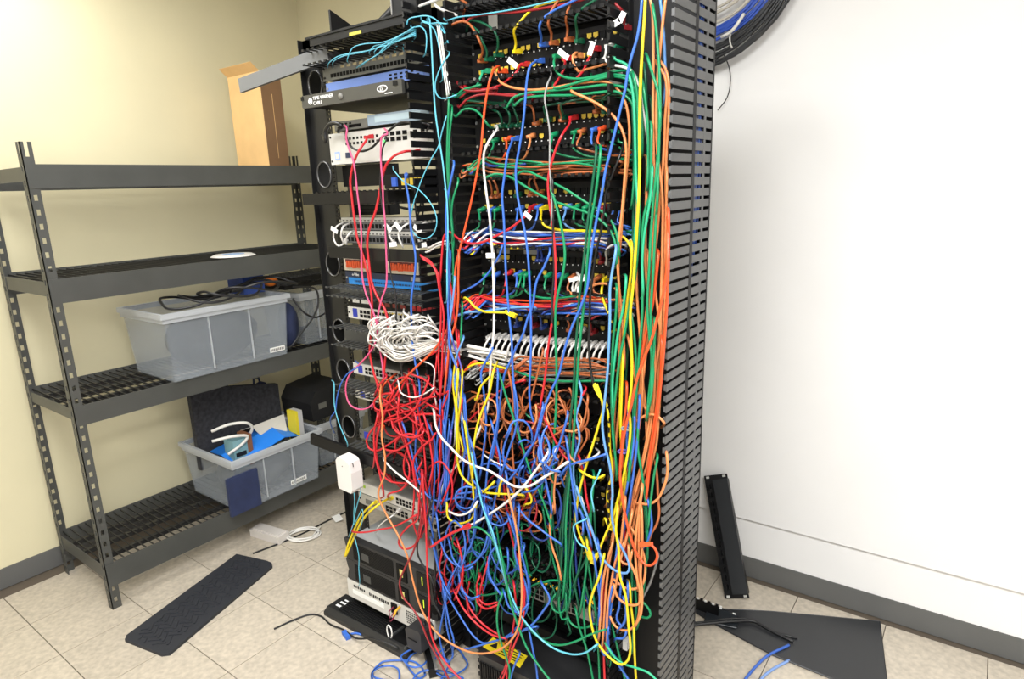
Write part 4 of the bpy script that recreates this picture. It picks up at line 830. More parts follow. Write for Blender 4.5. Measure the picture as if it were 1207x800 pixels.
cable('AQ', 'thin aqua loop in front of the white patch panel', 1.40, '466,203 477,215 493,223 506,237 513,250 515,262 511,275 503,281 494,280 486,272 484,260 486,245 497,212 508,188 517,172 521,155 526,138', r=.0018)
cable('AQ', 'aqua cord falling from the middle duct to the bottom of the tangle', 1.36, '507,28 509,60 511,100 513,130 517,160 521,185 524,210 527,240 528,270 527,310 527,350', r=.0024)
cable('AQ', 'pale aqua cord sweeping under the lower tangle', 1.31, '557,540 562,565 570,600 580,625 587,650 595,680 602,700 612,722 625,740 640,755 655,765 675,771 690,769 703,760', r=.0028)
cable('G', 'green cord sweeping left to right under the lower tangle', 1.33, '548,622 565,622 580,635 590,655 597,685 603,705 613,726 628,745 645,757 660,760 680,755 695,748 712,742')
cable('G', 'green cord slanting to the bottom centre', 1.31, '590,650 596,680 602,710 611,738 622,765 638,788 652,806')
cable('G', 'green cord bowing past the yellow sticker', 1.315, '592,700 587,715 586,735 590,755 597,775 601,790 599,806')
cable('LG', 'light green cord leaving the big yellow U to the lower right', 1.335, '716,762 725,775 735,782 750,787 765,793 778,806')
cable('GY', 'grey cord falling behind the round red-orange loop', 1.42, '776,655 772,670 765,690 757,705')
cable('R', 'red cord arching from the middle duct to the third panel with a flag', 1.40, '519,330 521,300 524,277 530,273 540,281 555,287 570,285 585,278 600,270 612,261 622,252 632,243', 'e', tags=((622, 254, -.6, .026, .012),))
cable('B', 'teal-blue cord curving under the fourth panel to the middle duct', 1.40, '539,346 550,341 560,336 572,326 582,312 589,300 592,290', r=.003)
cable('G', 'green cord slanting across the third panel, upper of two', 1.39, '608,207 613,203 622,202 640,210 665,222 690,238 713,252 723,265 728,282 730,300')
cable('G', 'green cord slanting across the third panel, lower of two', 1.39, '573,209 583,205 600,208 620,220 645,234 670,243 695,252 711,262 720,273 726,290 727,310')
cable('G', 'bright green cord hanging straight down beside the long red cord', 1.385, '650,225 655,240 660,260 664,280 666,300 664,320 658,345 655,365 655,400 656,430 656,460 655,490 653,520 652,560 650,600 649,640', r=.0036)
cable('G', 'thick green cord hanging down the centre, nearer of two', 1.38, '708,178 702,230 697,260 693,300 690,340 686,380 682,420 680,450 677,500 674,540 670,580 667,620 667,660 664,700', r=.0036)
cable('DG', 'thick green cord hanging down the centre, farther of two', 1.385, '703,178 697,230 692,270 688,310 683,350 681,380 678,420 676,460 672,500 671,540 668,580 664,620 662,660 658,700', r=.0036)
cable('LB', 'light blue cord wriggling down below the white boots', 1.385, '683,451 686,463 682,480 679,490 682,505 683,520 677,540 676,560 679,580 682,597')
cable('B', 'navy cord bowing under the white run by the middle duct', 1.385, '580,412 573,425 567,440 570,460 572,480 573,500 570,530 566,560', )
cable('B', 'blue cord kinking past the fourth panel to the lower tangle', 1.385, '648,298 641,315 633,330 630,345 628,360 622,375 616,395 608,410 602,425 595,440 591,460 588,490 585,515 580,540')
cable('G', 'green cord slanting from the blue pair into the lower tangle', 1.37, '590,445 596,465 603,485 609,505 617,530 625,555 634,575 643,598 650,620')
cable('R', 'red cord slanting behind the blue cords below the white run', 1.40, '548,500 560,488 575,473 590,460 605,452 618,448')
cable('R', 'red strand ending in two plugs at the lower left of the tangle', 1.30, '509,644 520,636 533,628 545,623 552,620', 'E', r=.0042)
cable('DR', 'dark red cord twisting past the grey lid to the floor', 1.30, '497,600 494,625 487,650 477,670 471,687 475,703 487,718 496,733 505,755 517,777 532,806')
cable('R', 'red cord falling straight past the battery backups', 1.30, '498,560 500,590 502,620 503,650 504,680 506,705 506,730 509,750 521,775 548,806')
cable('R', 'red cord lying slack over the grey lid', 1.34, '418,627 432,627 447,624 463,621 480,613 490,607')
cable('R', 'red loop resting on the grey lid', 1.33, '498,560 494,590 492,612 482,620 473,630 470,640 474,646 483,646 492,638 496,625 498,600')
cable('K', 'black cord hanging behind the red loop on the grey lid', 1.33, '509,590 505,605 498,625 492,640 493,655 500,668 508,680 512,692')
# ---------------- aqua fibres at the top left
bunch('AQ', 'aqua fibre cord fanned out over the grey fibre panel', 'aqua fibres', 1.40, ['386,80,1.485 389,73 397,67 412,63 440,58 465,45 480,37 487,33', '392,79,1.485 395,71 405,66 430,61 455,52 478,40 488,36', '411,75,1.485 410,68 415,57 428,52 450,50 470,43 487,35', '420,80,1.485 432,72 445,64 460,50 478,38 488,32',
      '424,79,1.485 436,70 452,60 466,48 480,39 489,35', '437,66,1.485 436,60 440,55 458,51 474,45 489,38', '443,66,1.485 442,60 446,56 462,52 478,44 489,40', '450,64,1.485 449,60 455,54 470,48 489,42'], r=.0016, jit=.01)
bunch('AQ', 'aqua fibre cord arching over into the middle duct', 'aqua fibres over the duct', 1.40, ['487,33 495,31 501,36 503,46 502,60', '480,28 481,23 490,20 505,19 516,25 524,36 528,50', '499,25 506,27 515,30 522,36 527,45', '506,29 512,35 516,48 520,70 522,90', '526,28 515,27 505,28 499,26'], r=.002)
bunch('W', 'pale fibre tube running down the middle duct', 'pale tubes in the middle duct', 1.40, ['518,32 520,50 523,70 526,90 529,110', '516,34 518,52 521,72 524,92 527,112', '520,36 523,60 527,85 531,105'], r=.002)
cable('AQ', 'thin aqua cord running along the top duct', 1.42, '526,24 541,20 560,18 600,12 630,6 655,0 675,-6', r=.002)
cable('AQ', 'aqua loop hanging in the middle duct', 1.39, '529,65 523,73 517,85 513,98 514,110 520,116 530,115 537,112', r=.002)
bunch('AQ', 'beige fibre connector tail at the grey fibre panel', 'fibre tails', 1.47, ['466,62,1.48 466,57 469,53', '476,60,1.48 475,55 478,51'], r=.0018)
cable('K', 'black cord slung across the front of the silver server', 1.45, '409,150,1.48 408,160 413,172 425,178 438,174 450,162 462,151 474,144 490,145 506,147', r=.004)
cable('K', 'thick black plug lead bent over the left end of the silver server', 1.44, '384,166 383,156 388,147 396,145 402,148', r=.007)
bunch('K', 'black cord hanging behind the left-hand rack against the wall', 'black cords behind the left-hand rack', 1.85, ['486,190 488,200 490,215 489,235 491,256', '495,188 498,205 497,225 499,245 497,258', '500,225 496,240 492,256'], r=.004, tuck=False)
cable('K', 'black cord looping behind the white patch panel', 1.72, '452,236 465,242 480,246 498,247 515,246', r=.005, tuck=False)
# ---------------- top panel
cable('OB', 'orange cord bending from the middle duct into the highest panel', 1.42, '573,72 569,60,1.45 565,48 560,38 553,28 545,25 535,28', 's')
cable('DG', 'green cord beside the orange one at the left of the highest panel', 1.43, '581,70 574,61,1.45 569,50 563,36 553,30', 's')
cable('DG', 'green cord hooked through the top duct near the grey label', 1.43, '592,65 587,55,1.45 586,43 580,34 566,26 556,24', 's')
cable('DR', 'long red cord lying along the top duct', 1.425, '549,26 555,21 565,18 585,16 612,14 650,8 682,1 702,-6')
cable('Y', 'yellow cord arching out of the highest panel to the top edge', 1.42, '614,61 608,52,1.455 606,35 612,27 625,13 640,5 662,0 682,-5', 's')
cable('B', 'blue cord rising from the highest panel over the top duct', 1.42, '645,53 638,45,1.455 636,30 640,22 652,13 670,4 686,-4', 's')
cable('OB', 'orange cord with a bulky plug at the middle of the highest panel', 1.42, '657,51 650,40,1.455 646,27 650,13 657,2 661,-5', 's')
cable('OB', 'orange cord with a plug next to the green pair in the highest panel', 1.42, '675,47 669,36,1.455 667,20 671,8 676,-5', 's')
cable('DG', 'green cord rising from the highest panel at mid-right', 1.42, '687,49 680,38,1.455 679,20 685,11 697,3 708,-4', 's')
cable('DR', 'red cord with paper flags at the far end of the highest panel', 1.42, '742,33 736,19,1.455 731,10 723,3 712,-3', 's', tags=((733, 20, 1.0, .022, .014), (726, 27, .4, .022, .014)))
cable('O', 'orange cord looping right out of the highest panel along the duct', 1.41, '584,86 588,95 600,102 625,106 650,104 670,100 692,97 716,97 729,106 737,120 741,140 742,160 739,200 735,240 732,280 729,310 730,350 731,400 727,450 724,500 722,545 716,590')
cable('O', 'orange cord arching down across the second panel to the bundle', 1.40, '676,109 690,115 710,126 725,139 734,155 738,175 737,200 733,250 728,300 730,340 734,380 736,430')
cable('R', 'red cord with a white flag on the lower row of the highest panel', 1.43, '623,76 613,77,1.455 608,86 600,93 588,101 573,105 556,105 545,101', 's', tags=((604, 74, -.65, .034, .013),))
cable('R', 'red cord with a flag at the middle of the lower row', 1.43, '672,69 666,73,1.455 663,85 656,97 648,108', 's', tags=((664, 64, -.65, .034, .013),))
cable('R', 'red cord with an upright flag on the lower row of the highest panel', 1.43, '706,58 698,62,1.455 692,73 687,84 678,94', 's', tags=((697, 57, 1.2, .03, .013),))
cable('O', 'short orange loop on the lower row of the highest panel', 1.43, '686,66 680,62,1.455 675,66 676,75 682,84 690,82 705,78 720,74', 's')
cable('W', 'grey-white cord looping from the highest panel into the bundle', 1.42, '722,55 714,64,1.455 713,70 720,76 735,79 745,84 752,100 757,125 762,155 765,180 768,212 770,250', 's')
cable('LG', 'light green cord looping from the highest panel into the bundle', 1.42, '735,54 726,54,1.455 723,62 725,70 735,74 742,80 747,95 749,115 750,140 751,180 751,230 748,280 745,330', 's')
cable('G', 'green loop at the middle of the lower row of the highest panel', 1.42, '661,66 654,68,1.455 653,76 657,86 666,91 682,93 702,90 722,85 738,83 748,88 754,100 758,125 758,160', 's')
cable('LG', 'short green stub at the left of the lower row', 1.43, '577,84 569,85,1.455 566,92 562,101 552,106 541,113', 's')
bunch('G', 'green cord sweeping along the duct under the highest panel', 'green cords under the highest panel', 1.41, ['598,126 604,116 620,110 650,107 690,103 716,100 735,103 747,113 751,130 752,160 750,200', '607,124 615,117 640,113 680,112 705,109 726,108 740,115 747,127 749,160 748,200 745,240', '655,104 675,99 700,92 725,88 742,92 752,105 756,130 757,180', '537,114 545,106 556,103 566,100', '538,137 545,130 553,128 562,131 568,137 575,147 582,151,1.47', '700,94 720,90 738,93 747,102 752,118'])
bunch('DR', 'dark red cord running along the duct left of the second panel', 'dark red cords under the highest panel', 1.42, ['543,115 550,109 560,107 575,108 590,111 610,112', '542,126 548,119 560,113 580,111 605,113 630,112', '541,100 548,106 565,107 585,104'])
# ---------------- short patch cords at each row; (x, y of the jack, colour, side the cord leaves to)
def row(label, group, items, drop, runy, Y=1.43):
    for x, y, c, dx in items:
        e = 745 if dx > 0 else 548
        m_ = (x+e)/2; k = jr.uniform(-4, 4)
        s = f'{x},{y} {x-6+jr.uniform(-1,1):.0f},{y+drop*.18:.0f},1.452 {x-8+jr.uniform(-2,2):.0f},{y+drop*.75:.0f},1.43 {x+dx*10-3:.0f},{y+drop+k:.0f},1.44 {m_:.0f},{y+drop+runy+k+jr.uniform(-3,3):.0f},1.455 {e+jr.uniform(-3,3):.0f},{y+drop+runy*1.6+k:.0f},1.44'
        cable(c, CN[c]+' '+label, Y, s, 's', group=CN[c]+' '+group, r=.003)
row('patch cord plugged into the second panel', 'cords in the second panel', [(597,148,'DG',-1),(606,148,'DG',-1),(616,147,'DG',-1),(650,141,'DG',1),(669,138,'DG',1),(718,131,'DG',1)], -20, -4)
row('patch cord plugged into the second panel', 'cords in the second panel', [(637,145,'OB',-1),(668,141,'OB',1),(708,131,'OB',1)], -22, -2)
row('patch cord hanging from the lower row of the second panel', 'cords in the lower row of the second panel', [(587,165,'G',-1),(603,163,'OR',-1),(630,160,'O',-1),(657,158,'G',1),(682,155,'G',1),(690,154,'OB',1),(705,152,'B',1),(714,151,'OR',1),(728,150,'G',1),(736,149,'G',1)], 24, 4)
row('patch cord plugged into the third panel', 'cords in the third panel', [(586,231,'OB',-1),(592,230,'OB',-1),(631,228,'OB',1),(640,227,'OB',1),(615,229,'DG',-1)], -22, -2)
row('patch cord hanging from the lower row of the third panel', 'cords in the lower row of the third panel', [(572,246,'G',-1),(584,246,'B',-1),(590,246,'G',-1),(617,245,'B',-1),(639,243,'B',-1),(673,243,'LB',1),(683,243,'G',1),(695,243,'G',1),(716,243,'DR',1),(728,242,'B',1),(736,242,'B',1)], 26, 3)
row('patch cord hanging from the fourth panel', 'cords in the fourth panel', [(578,322,'G',-1),(589,322,'B',-1),(604,320,'R',-1),(615,321,'B',-1),(619,322,'G',-1),(625,322,'G',-1),(650,323,'G',1),(661,324,'B',1),(669,325,'G',1),(678,325,'OB',1),(684,326,'W',1),(691,326,'W',1),(708,326,'OB',1)], 24, 3)
row('patch cord plugged into the upper row of the fourth panel', 'cords in the upper row of the fourth panel', [(590,305,'W',-1),(640,304,'NV',-1),(645,304,'NV',1),(698,306,'W',1),(714,306,'DR',1),(722,307,'W',1)], -18, -2)
row('patch cord plugged into the fifth panel', 'cords in the fifth panel', [(614,381,'NV',-1),(634,382,'DR',-1),(645,383,'NV',1),(676,385,'OB',1),(690,387,'W',1),(703,389,'DR',1)], -16, -1)
cable('Y', 'yellow cord hooked out of the lower row of the third panel into the bundle', 1.42, '645,244 638,251,1.455 638,261 644,267 660,271 690,272 715,273 731,277 741,286 745,300 744,330 740,360 737,390', 's')
cable('Y', 'yellow cord plugged in at the right of the fourth panel', 1.42, '718,327 711,333,1.455 709,345 712,356 717,368 722,385', 's')
cable('O', 'orange cord arching over the right of the fourth panel', 1.42, '695,340 700,336 710,334 720,336 727,342 731,360 732,400')
cable('W', 'white flag-tagged cord pair under the fourth panel', 1.43, '683,328 680,335 678,343', tags=((676, 329, .25, .028, .010), (687, 329, .25, .022, .010)))
for x, y, a in ((610, 24, 1.5), (602, 297, .0), (625, 297, 0)): pass
# ---------------- horizontal runs in the ducts of the right rack
def runs(col, label, group, y0, y1, n, seed, xa=550, xb=738, Y=1.44, sag=5, r=.003):
    rr = random.Random(seed)
    for i in range(n):
        y = y0+(y1-y0)*rr.random(); a = xa+rr.uniform(-6, 12); b = xb-rr.uniform(0, 30)
        s = f'{a:.0f},{y+8+rr.uniform(0,6):.0f},1.40 {a+14:.0f},{y-1:.0f} '+' '.join(f'{a+(b-a)*f:.0f},{y+sag*math.sin(f*3.1+rr.uniform(-.5,.5))+rr.uniform(-2.5,2.5):.1f},{Y+rr.uniform(-.015,.015):.3f}' for f in (.2, .4, .6, .8))+f' {b:.0f},{y+rr.uniform(2,10):.0f},1.43'
        cable(col, label, Y, s, group=group, r=r)
runs('W', 'white cord bunched in the duct under the third panel', 'white cords under the third panel', 268, 284, 5, 1)
runs('B', 'blue cord bunched in the duct under the third panel', 'blue cords under the third panel', 268, 286, 7, 2)
runs('NV', 'navy cord bunched in the duct under the third panel', 'navy cords under the third panel', 270, 288, 5, 3)
runs('R', 'red cord bunched in the duct under the third panel', 'red cords under the third panel', 274, 286, 3, 4)
runs('Y', 'yellow cord bunched in the duct under the third panel', 'yellow cords under the third panel', 280, 288, 1, 5)
runs('R', 'red cord bunched in the duct under the fourth panel', 'red cords under the fourth panel', 346, 356, 5, 6, sag=9)
runs('OR', 'red-orange cord bunched in the duct under the fourth panel', 'red-orange cords under the fourth panel', 345, 354, 2, 7, sag=9)
runs('B', 'blue cord bunched in the duct under the fourth panel', 'blue cords under the fourth panel', 352, 366, 6, 8, sag=6)
runs('NV', 'navy cord bunched in the duct under the fourth panel', 'navy cords under the fourth panel', 356, 368, 4, 9, sag=6)
runs('W', 'white cord bunched in the duct under the fourth panel', 'white cords under the fourth panel', 354, 364, 3, 10, sag=6)
runs('G', 'green cord bunched in the duct under the second panel', 'green cords under the second panel', 184, 196, 4, 11)
runs('OB', 'orange cord bunched in the duct under the second panel', 'orange cords under the second panel', 186, 202, 5, 12)
runs('NV', 'navy cord bunched in the duct under the second panel', 'navy cords under the second panel', 188, 198, 2, 13, xb=640)
cable('O', 'orange cord level with the fourth panel duct at right', 1.42, '672,345 681,350 692,353 715,353 738,355')
cable('G', 'green cord level with the fourth panel duct', 1.42, '618,341 625,347 640,351 660,351 680,349')
cable('LB', 'light blue cord from the lower duct curving into the middle bundle', 1.39, '531,383 535,376 541,371 552,368 570,367 590,364 612,362 630,362')
# white run: from the silver switch in the left rack through the middle duct to the white boots
rr = random.Random(21)
for i in range(20):
    xs = 452+i*2.7; ys = 373+i*.7; xe = 582+i*7.1; ye = 394+i*.6
    lx = rr.uniform(433, 452) if i < 15 else xs-rr.uniform(4, 16)
    yb = rr.uniform(403, 424); q = rr.uniform(0, 1); ym = 402+q*14
    s = f'{xs:.0f},{ys:.0f},1.485 {xs-5:.0f},{ys+3:.0f},1.45 {(xs+lx)/2:.0f},{ys-3+rr.uniform(0,8):.0f},1.42 {lx:.0f},{390+rr.uniform(-8,12):.0f},{1.40+rr.uniform(-.02,.02):.3f} {(lx+470)/2+8:.0f},{yb:.0f},{1.39+rr.uniform(-.02,.02):.3f} {485+rr.uniform(-8,8):.0f},{yb+rr.uniform(-4,2):.0f},1.39 {517:.0f},{ym-2:.0f},1.40 {545:.0f},{ym+3:.0f},1.42 {min(xe-14, 575+rr.uniform(-6,30)):.0f},{ym+10+rr.uniform(-2,5):.0f},1.44 {xe-14:.0f},{ym+12+(xe-580)*.09:.0f},1.44 {xe-10:.0f},{ye+12:.0f},1.43 {xe-4:.0f},{ye+2:.0f},1.45 {xe:.0f},{ye:.0f},1.48'
    cable('W', 'white cord from the heap to the white boots', 1.4, s, 'e', group='white cords from heap to boots', r=.003)
for i in range(30):
    a0 = rr.uniform(0, 6); cx_, cy_ = rr.uniform(447, 508), rr.uniform(383, 408)
    s = ' '.join(f'{cx_+rr.uniform(10,24)*math.cos(a0+a):.0f},{cy_+rr.uniform(7,15)*math.sin(a0+a):.0f},{1.395+.03*math.sin(a*1.3+a0):.3f}' for a in np.linspace(0, 5.2, 7))
    cable('W', 'white cord looped in the heap in front of the silver switch', 1.4, s, group='white loops in the heap', r=.003)
bunch('W', 'pale cord bundled beside the white patch panel', 'pale cords at the white patch panel', 1.43, ['410,283,1.47 399,290,1.43 393,280 396,268 405,262,1.48', '405,286,1.44 402,278 404,268 412,263,1.48', '409,288,1.44 408,281 412,275 417,272,1.48', '467,290,1.44 460,280 459,272 466,265 474,262,1.48', '475,291,1.44 470,280 471,272 478,265 487,262,1.48', '500,290,1.44 493,282 492,272 498,264 508,262,1.48', '496,288,1.44 505,292 515,287 528,284', '490,292,1.44 503,297 515,290 529,287'], r=.0032)
fl_ = thing('paper_flags', '', None, (0, 0, 0)) if False else None
for (fx, fy, an, fw) in ((394, 271, -.4, 'leftmost of the upper flags'), (457, 268, -.7, 'second of the upper flags'), (469, 267, -.75, 'third of the upper flags'), (492, 270, -.6, 'rightmost of the upper flags'), (463, 288, .1, 'lower flag in the middle'), (498, 289, .2, 'lower flag at the right end')):
    c = at(fx, fy, Y=1.415); tag(MB().obox(c, (math.cos(an), 0, math.sin(an)), (-math.sin(an), 0, math.cos(an)), (0, 1, 0), .017, .007, .0008).build('paper_flag', PAPER), 'white paper flag at the white patch panel, '+fw, 'paper flag', 'paper flags at the white patch panel')
runs('OB', 'brown-orange cord lying level below the white boots', 'brown-orange cords below the white boots', 422, 440, 8, 31, xa=600, xb=735, sag=2, Y=1.42)
runs('GY', 'grey cord lying level below the white boots', 'grey cords below the white boots', 420, 440, 9, 32, xa=555, xb=725, sag=10, Y=1.44)
runs('OR', 'red-orange cord arching from the middle duct below the white run', 'red-orange cords below the white run', 424, 430, 2, 33, xa=543, xb=660, sag=10, Y=1.41)
cable('Y', 'yellow cord arching out of the middle duct below the white run', 1.40, '544,442 550,434 560,429 572,428 585,431 600,436')
cable('G', 'green cord lying level under the brown-orange run', 1.41, '600,434 615,440 630,445 660,449 690,449 715,449')
cable('OB', 'orange cord arching from the middle duct into the orange tangle', 1.40, '541,497 543,485 550,474 560,467 570,466')
# ---------------- the big vertical bundle at the right
def strands(col, label, group, base, n, seed, dx=4, Y=1.39, dyr=.035, r=.0033):
    rr = random.Random(seed); P0 = parse(base, Y)
    for i in range(n):
        o = rr.uniform(-dx, dx); ph = rr.uniform(0, 6); am = rr.uniform(.5, 2.2); yo = rr.uniform(-dyr, dyr)
        s = ' '.join(f'{x+o+am*math.sin(y*.013+ph):.1f},{y:.1f},{yy+yo*(.6+.4*math.sin(y*.008+ph)):.3f}' for x, y, yy in P0)
        cable(col, label, Y, s, group=group, r=r)
O1 = 'orange cord in the thick bundle beside the slotted duct'; OG = 'orange cords in the thick bundle'
bunch('O', O1, OG, 1.398, ['766,-4 769,15 770,50 770,100 770,150 771,200 772,240 772,280 771,320 766,355 762,390 757,430 753,470 748,510 745,540 738,575 732,600', '785,-4 782,20 779,50 776,80 774,120 774,160 776,190 779,210 781,240 781,280 780,320 779,370 778,400 772,440 768,470 765,500 758,540 748,575 741,610',
      '778,72 784,80 788,95 789,110 788,140 786,170 785,200 785,230 787,260 786,300 785,340 781,390 779,430 775,470 773,500 768,530 764,560', '776,78 783,88 786,105 784,140 783,170 781,200 777,250 773,290 768,320 764,350 760,385 757,420 758,450 761,480 762,510',
      '786,200 785,250 783,300 780,350 777,400 776,440 773,480 767,520 762,550 752,580 744,615', '763,190 762,230 761,270 761,310 763,340 767,370 771,400 772,440 770,480 764,520 757,550 748,585',
      '752,200 751,250 750,300 751,350 754,390 757,430 757,470 752,510 742,545 735,580 728,610 722,640', '770,250 769,300 772,340 776,370 779,400 779,440 777,480 775,510', '764,300 765,350 764,390 760,430 757,460 760,480 767,487 774,488',
      '735,400 734,430 731,470 727,510 724,550 720,590 716,630', '741,400 745,420 748,440 752,470 753,500 748,540 738,570 728,600 720,640', '769,470 765,510 758,545 750,575 744,610 740,650', '776,480 774,520 767,550 757,580 748,612 742,650'])
bunch('OR', 'red-orange cord in the thick bundle beside the slotted duct', 'red-orange cords in the thick bundle', 1.38, ['788,250 788,300 787,340 784,390 781,430 777,470 772,510 766,550 762,585', '776,300 773,330 769,360 762,390 757,415 752,440 747,465 741,490 735,520 733,550', '780,400 779,440 774,480 768,520 764,555 762,590', '739,455 738,480 735,500 732,530 731,560'])
bunch('G', 'green cord in the thick bundle beside the slotted duct', 'green cords in the thick bundle', 1.375, ['764,70 770,90 776,110 777,150 776,190 775,230 772,280 770,320 767,370 768,420 767,470', '768,150 767,200 766,230 760,250 757,280 757,320 757,370 754,410 751,450 748,490 744,530 740,570', '775,190 770,240 767,280 765,320 763,360 766,400 770,440 765,480', '747,90 751,110 752,150 753,200 754,240 752,290 748,330 742,360 737,390 731,420 726,460 722,500 724,530',
      '770,10 774,40 777,80 778,110 778,150', '758,100 762,130 764,160 764,190 763,220', '778,130 777,160 776,200 774,250', '772,380 771,410 768,440 765,465 763,490', '744,370 748,400 750,440 747,480 745,520 742,560', '727,340 726,370 723,400 721,440 721,480 724,520 727,560', '752,500 752,530 757,560 761,590 763,620 763,655', '775,540 771,560 767,590 764,620'])
bunch('DG', 'dark green cord deep inside the thick bundle', 'dark green cords in the thick bundle', 1.43, ['760,80 763,150 762,220 760,300 757,380 752,460 745,540', '768,120 770,200 768,280 765,360 768,430 764,500 757,560', '745,120 747,200 746,280 743,360 738,440 733,520', '772,390 769,430 766,470 762,520', '738,450 737,500 736,550 733,600', '722,420 722,470 723,520 724,580 721,640'])
bunch('LG', 'light green cord in the thick bundle beside the slotted duct', 'light green cords in the thick bundle', 1.37, ['742,90 746,110 748,140 749,180 750,210 752,245', '769,200 767,230 763,255 759,280 757,310 758,345', '738,330 735,360 729,390 725,420 722,450 722,480'])
bunch('Y', 'thin yellow cord in the thick bundle', 'yellow cords in the thick bundle', 1.385, ['745,290 744,320 740,350 737,380 734,410 732,440 731,470 731,500 733,530 736,555 732,580 725,600', '734,420 733,460 732,500 734,540 738,560 735,585 728,605 722,620', '716,480 718,500 719,530 722,555 716,580 718,605 722,625 718,622 714,612'])
bunch('B', 'blue cord in the thick bundle beside the slotted duct', 'blue cords in the thick bundle', 1.38, ['754,470 752,510 749,540 745,570 740,600 733,635 727,660 722,700 718,735', '741,480 739,520 741,550 744,580 739,610 732,640 726,670 720,700 716,730 710,765 713,772 716,765 719,730 724,690', '764,590 767,605 768,620 764,635 759,645', '748,490 747,520 743,550 738,580'])
cable('LB', 'light blue cord behind the topmost orange strands', 1.43, '778,-4 781,25 783,50 784,75 785,92 783,120')
cable('O', 'orange cord bowing out over the slotted duct', 1.375, '786,536 787,550 786,562 782,575 776,587 768,593 760,594 753,593')
cable('OB', 'orange loop poking out at the edge of the slotted duct', 1.38, '773,548 775,570 776,590 777,605 774,618 768,628 764,640')
cable('O', 'orange cord end arching right under the bundle tie', 1.385, '747,500 753,494 760,490 768,488 776,491 782,497')
# lower part of the bundle: U-shaped loops
L1 = 'orange cord hanging in a U at the foot of the bundle'; LG1 = 'orange U loops at the foot of the bundle'
bunch('O', L1, LG1, 1.36, ['744,622 750,632 756,645 760,660 760,680 756,690 748,694 738,693 730,688 724,683', '741,645 742,660 747,672 752,685 755,705 752,712 744,713 735,710 727,702 724,690', '737,590 733,630 731,660 740,665 745,650', '754,600 753,640 754,680 754,705 753,725 748,737 738,743 728,740 722,733 720,728', '756,600 757,640 755,680 757,700 755,725 750,735', '722,640 716,660 710,690 708,720 706,750', '729,600 722,640 717,670 714,700 712,730 710,760', '735,640 726,660 720,690 716,720 715,760', '745,605 737,640 730,665 726,690 722,705', '757,575 752,610 749,640 750,670 752,690'], r=.0034)
bunch('G', 'green cord hanging at the foot of the bundle', 'green cords at the foot of the bundle', 1.39, ['760,600 762,630 762,660 759,690 756,710 752,735', '748,690 750,720 747,740 745,765', '755,707 763,715 767,724 763,728 754,726', '740,600 742,640 745,680 744,710', '695,600 693,640 690,680 688,720 690,750', '700,560 697,600 695,640 690,680 684,720', '684,560 686,600 690,640 696,680 702,720 705,760 707,806', '676,640 672,670 672,700 668,715 660,722 652,718 650,708 655,700', '667,700 668,720 672,733 680,739 692,739 700,735', '679,720 683,740 690,760 695,780 700,806', '660,690 659,715 663,730 669,728', '640,686 648,684 658,684 666,685', '722,740 727,760 733,785 738,806', '716,780 718,786 720,778 719,765'])
bunch('B', 'blue cord hanging at the foot of the bundle', 'blue cords at the foot of the bundle', 1.36, ['728,640 724,670 719,700 716,720 713,745 709,765 712,772 717,768 716,745 717,720 722,690', '733,680 731,700 730,715 727,730 733,737 738,728 735,705', '740,690 739,715 735,735 730,740', '717,740 716,760 722,770 732,783', '705,640 709,670 707,700 706,730', '738,745 735,752 728,752', '700,655 705,690 708,720 706,745', '730,785 737,795 744,806'])
bunch('R', 'red cord showing at the foot of the bundle', 'red cords at the foot of the bundle', 1.38, ['712,690 711,720 712,750 712,780 713,806', '696,625 696,640 697,655', '735,620 738,640 736,660'])
bunch('DG', 'dark green cord in the heap left of the bundle', 'dark green heap left of the bundle', 1.40, ['672,580 672,620 670,660 668,690 664,720', '680,560 678,600 674,640 676,680 682,715', '650,600 655,640 662,670 668,700', '688,620 686,650 681,675 676,690', '697,640 690,660 680,680 676,700', '664,700 658,690 652,695 650,712 655,722', '690,690 696,710 705,725', '672,705 668,730 672,742', '668,560 664,600 660,640 664,680 672,700', '700,600 702,640 700,690 694,720 700,745'])
bunch('NV', 'navy cord in the heap left of the bundle', 'navy cords left of the bundle', 1.41, ['672,600 671,640 672,680 675,700', '668,640 669,670 667,700 662,715', '676,600 678,640 680,675 684,700', '656,600 660,630 665,650', '690,700 696,720 700,742'])
bunch('O', 'orange cord dropping through the green cords', 'orange cords among the green', 1.37, ['652,596 649,610 648,625 651,645 657,662 661,680', '655,560 653,580 654,600'], r=.0032)
# ---------------- centre tangle
def tangle(col, label, group, x0, x1, y0, y1, n, seed, Y=1.37, size=(18, 26), r=.003, dep=.05, steps=9):
    rr = random.Random(seed)
    for i in range(n):
        cx_, cy_ = rr.uniform(x0, x1), rr.uniform(y0, y1); a0 = rr.uniform(0, 6.28); sg = rr.choice((-1, 1)); T_ = rr.uniform(3.2, 7.5); rx, ry = rr.uniform(.5, 1)*size[0], rr.uniform(.5, 1)*size[1]; dx, dy_ = rr.uniform(-14, 14), rr.uniform(-18, 24); p = rr.uniform(0, 6)
        s = ' '.join(f'{cx_+dx*f+rx*math.cos(a0+sg*T_*f):.1f},{cy_+dy_*f+ry*math.sin(a0+sg*T_*f):.1f},{Y+dep*math.sin(p+3*f):.3f}' for f in np.linspace(0, 1, steps))
        cable(col, label, Y, s, group=group, r=r)
tangle('OB', 'brown-orange cord curled in the centre tangle', 'brown-orange curls in the centre tangle', 555, 690, 470, 520, 26, 41, 1.42, (16, 22), dep=.03)
tangle('O', 'orange cord curled in the centre tangle', 'orange curls in the centre tangle', 570, 690, 480, 560, 12, 42, 1.40, (16, 22), dep=.03)
tangle('B', 'blue cord curled in the centre tangle', 'blue curls in the centre tangle', 545, 690, 520, 610, 15, 43, 1.37, (18, 28))
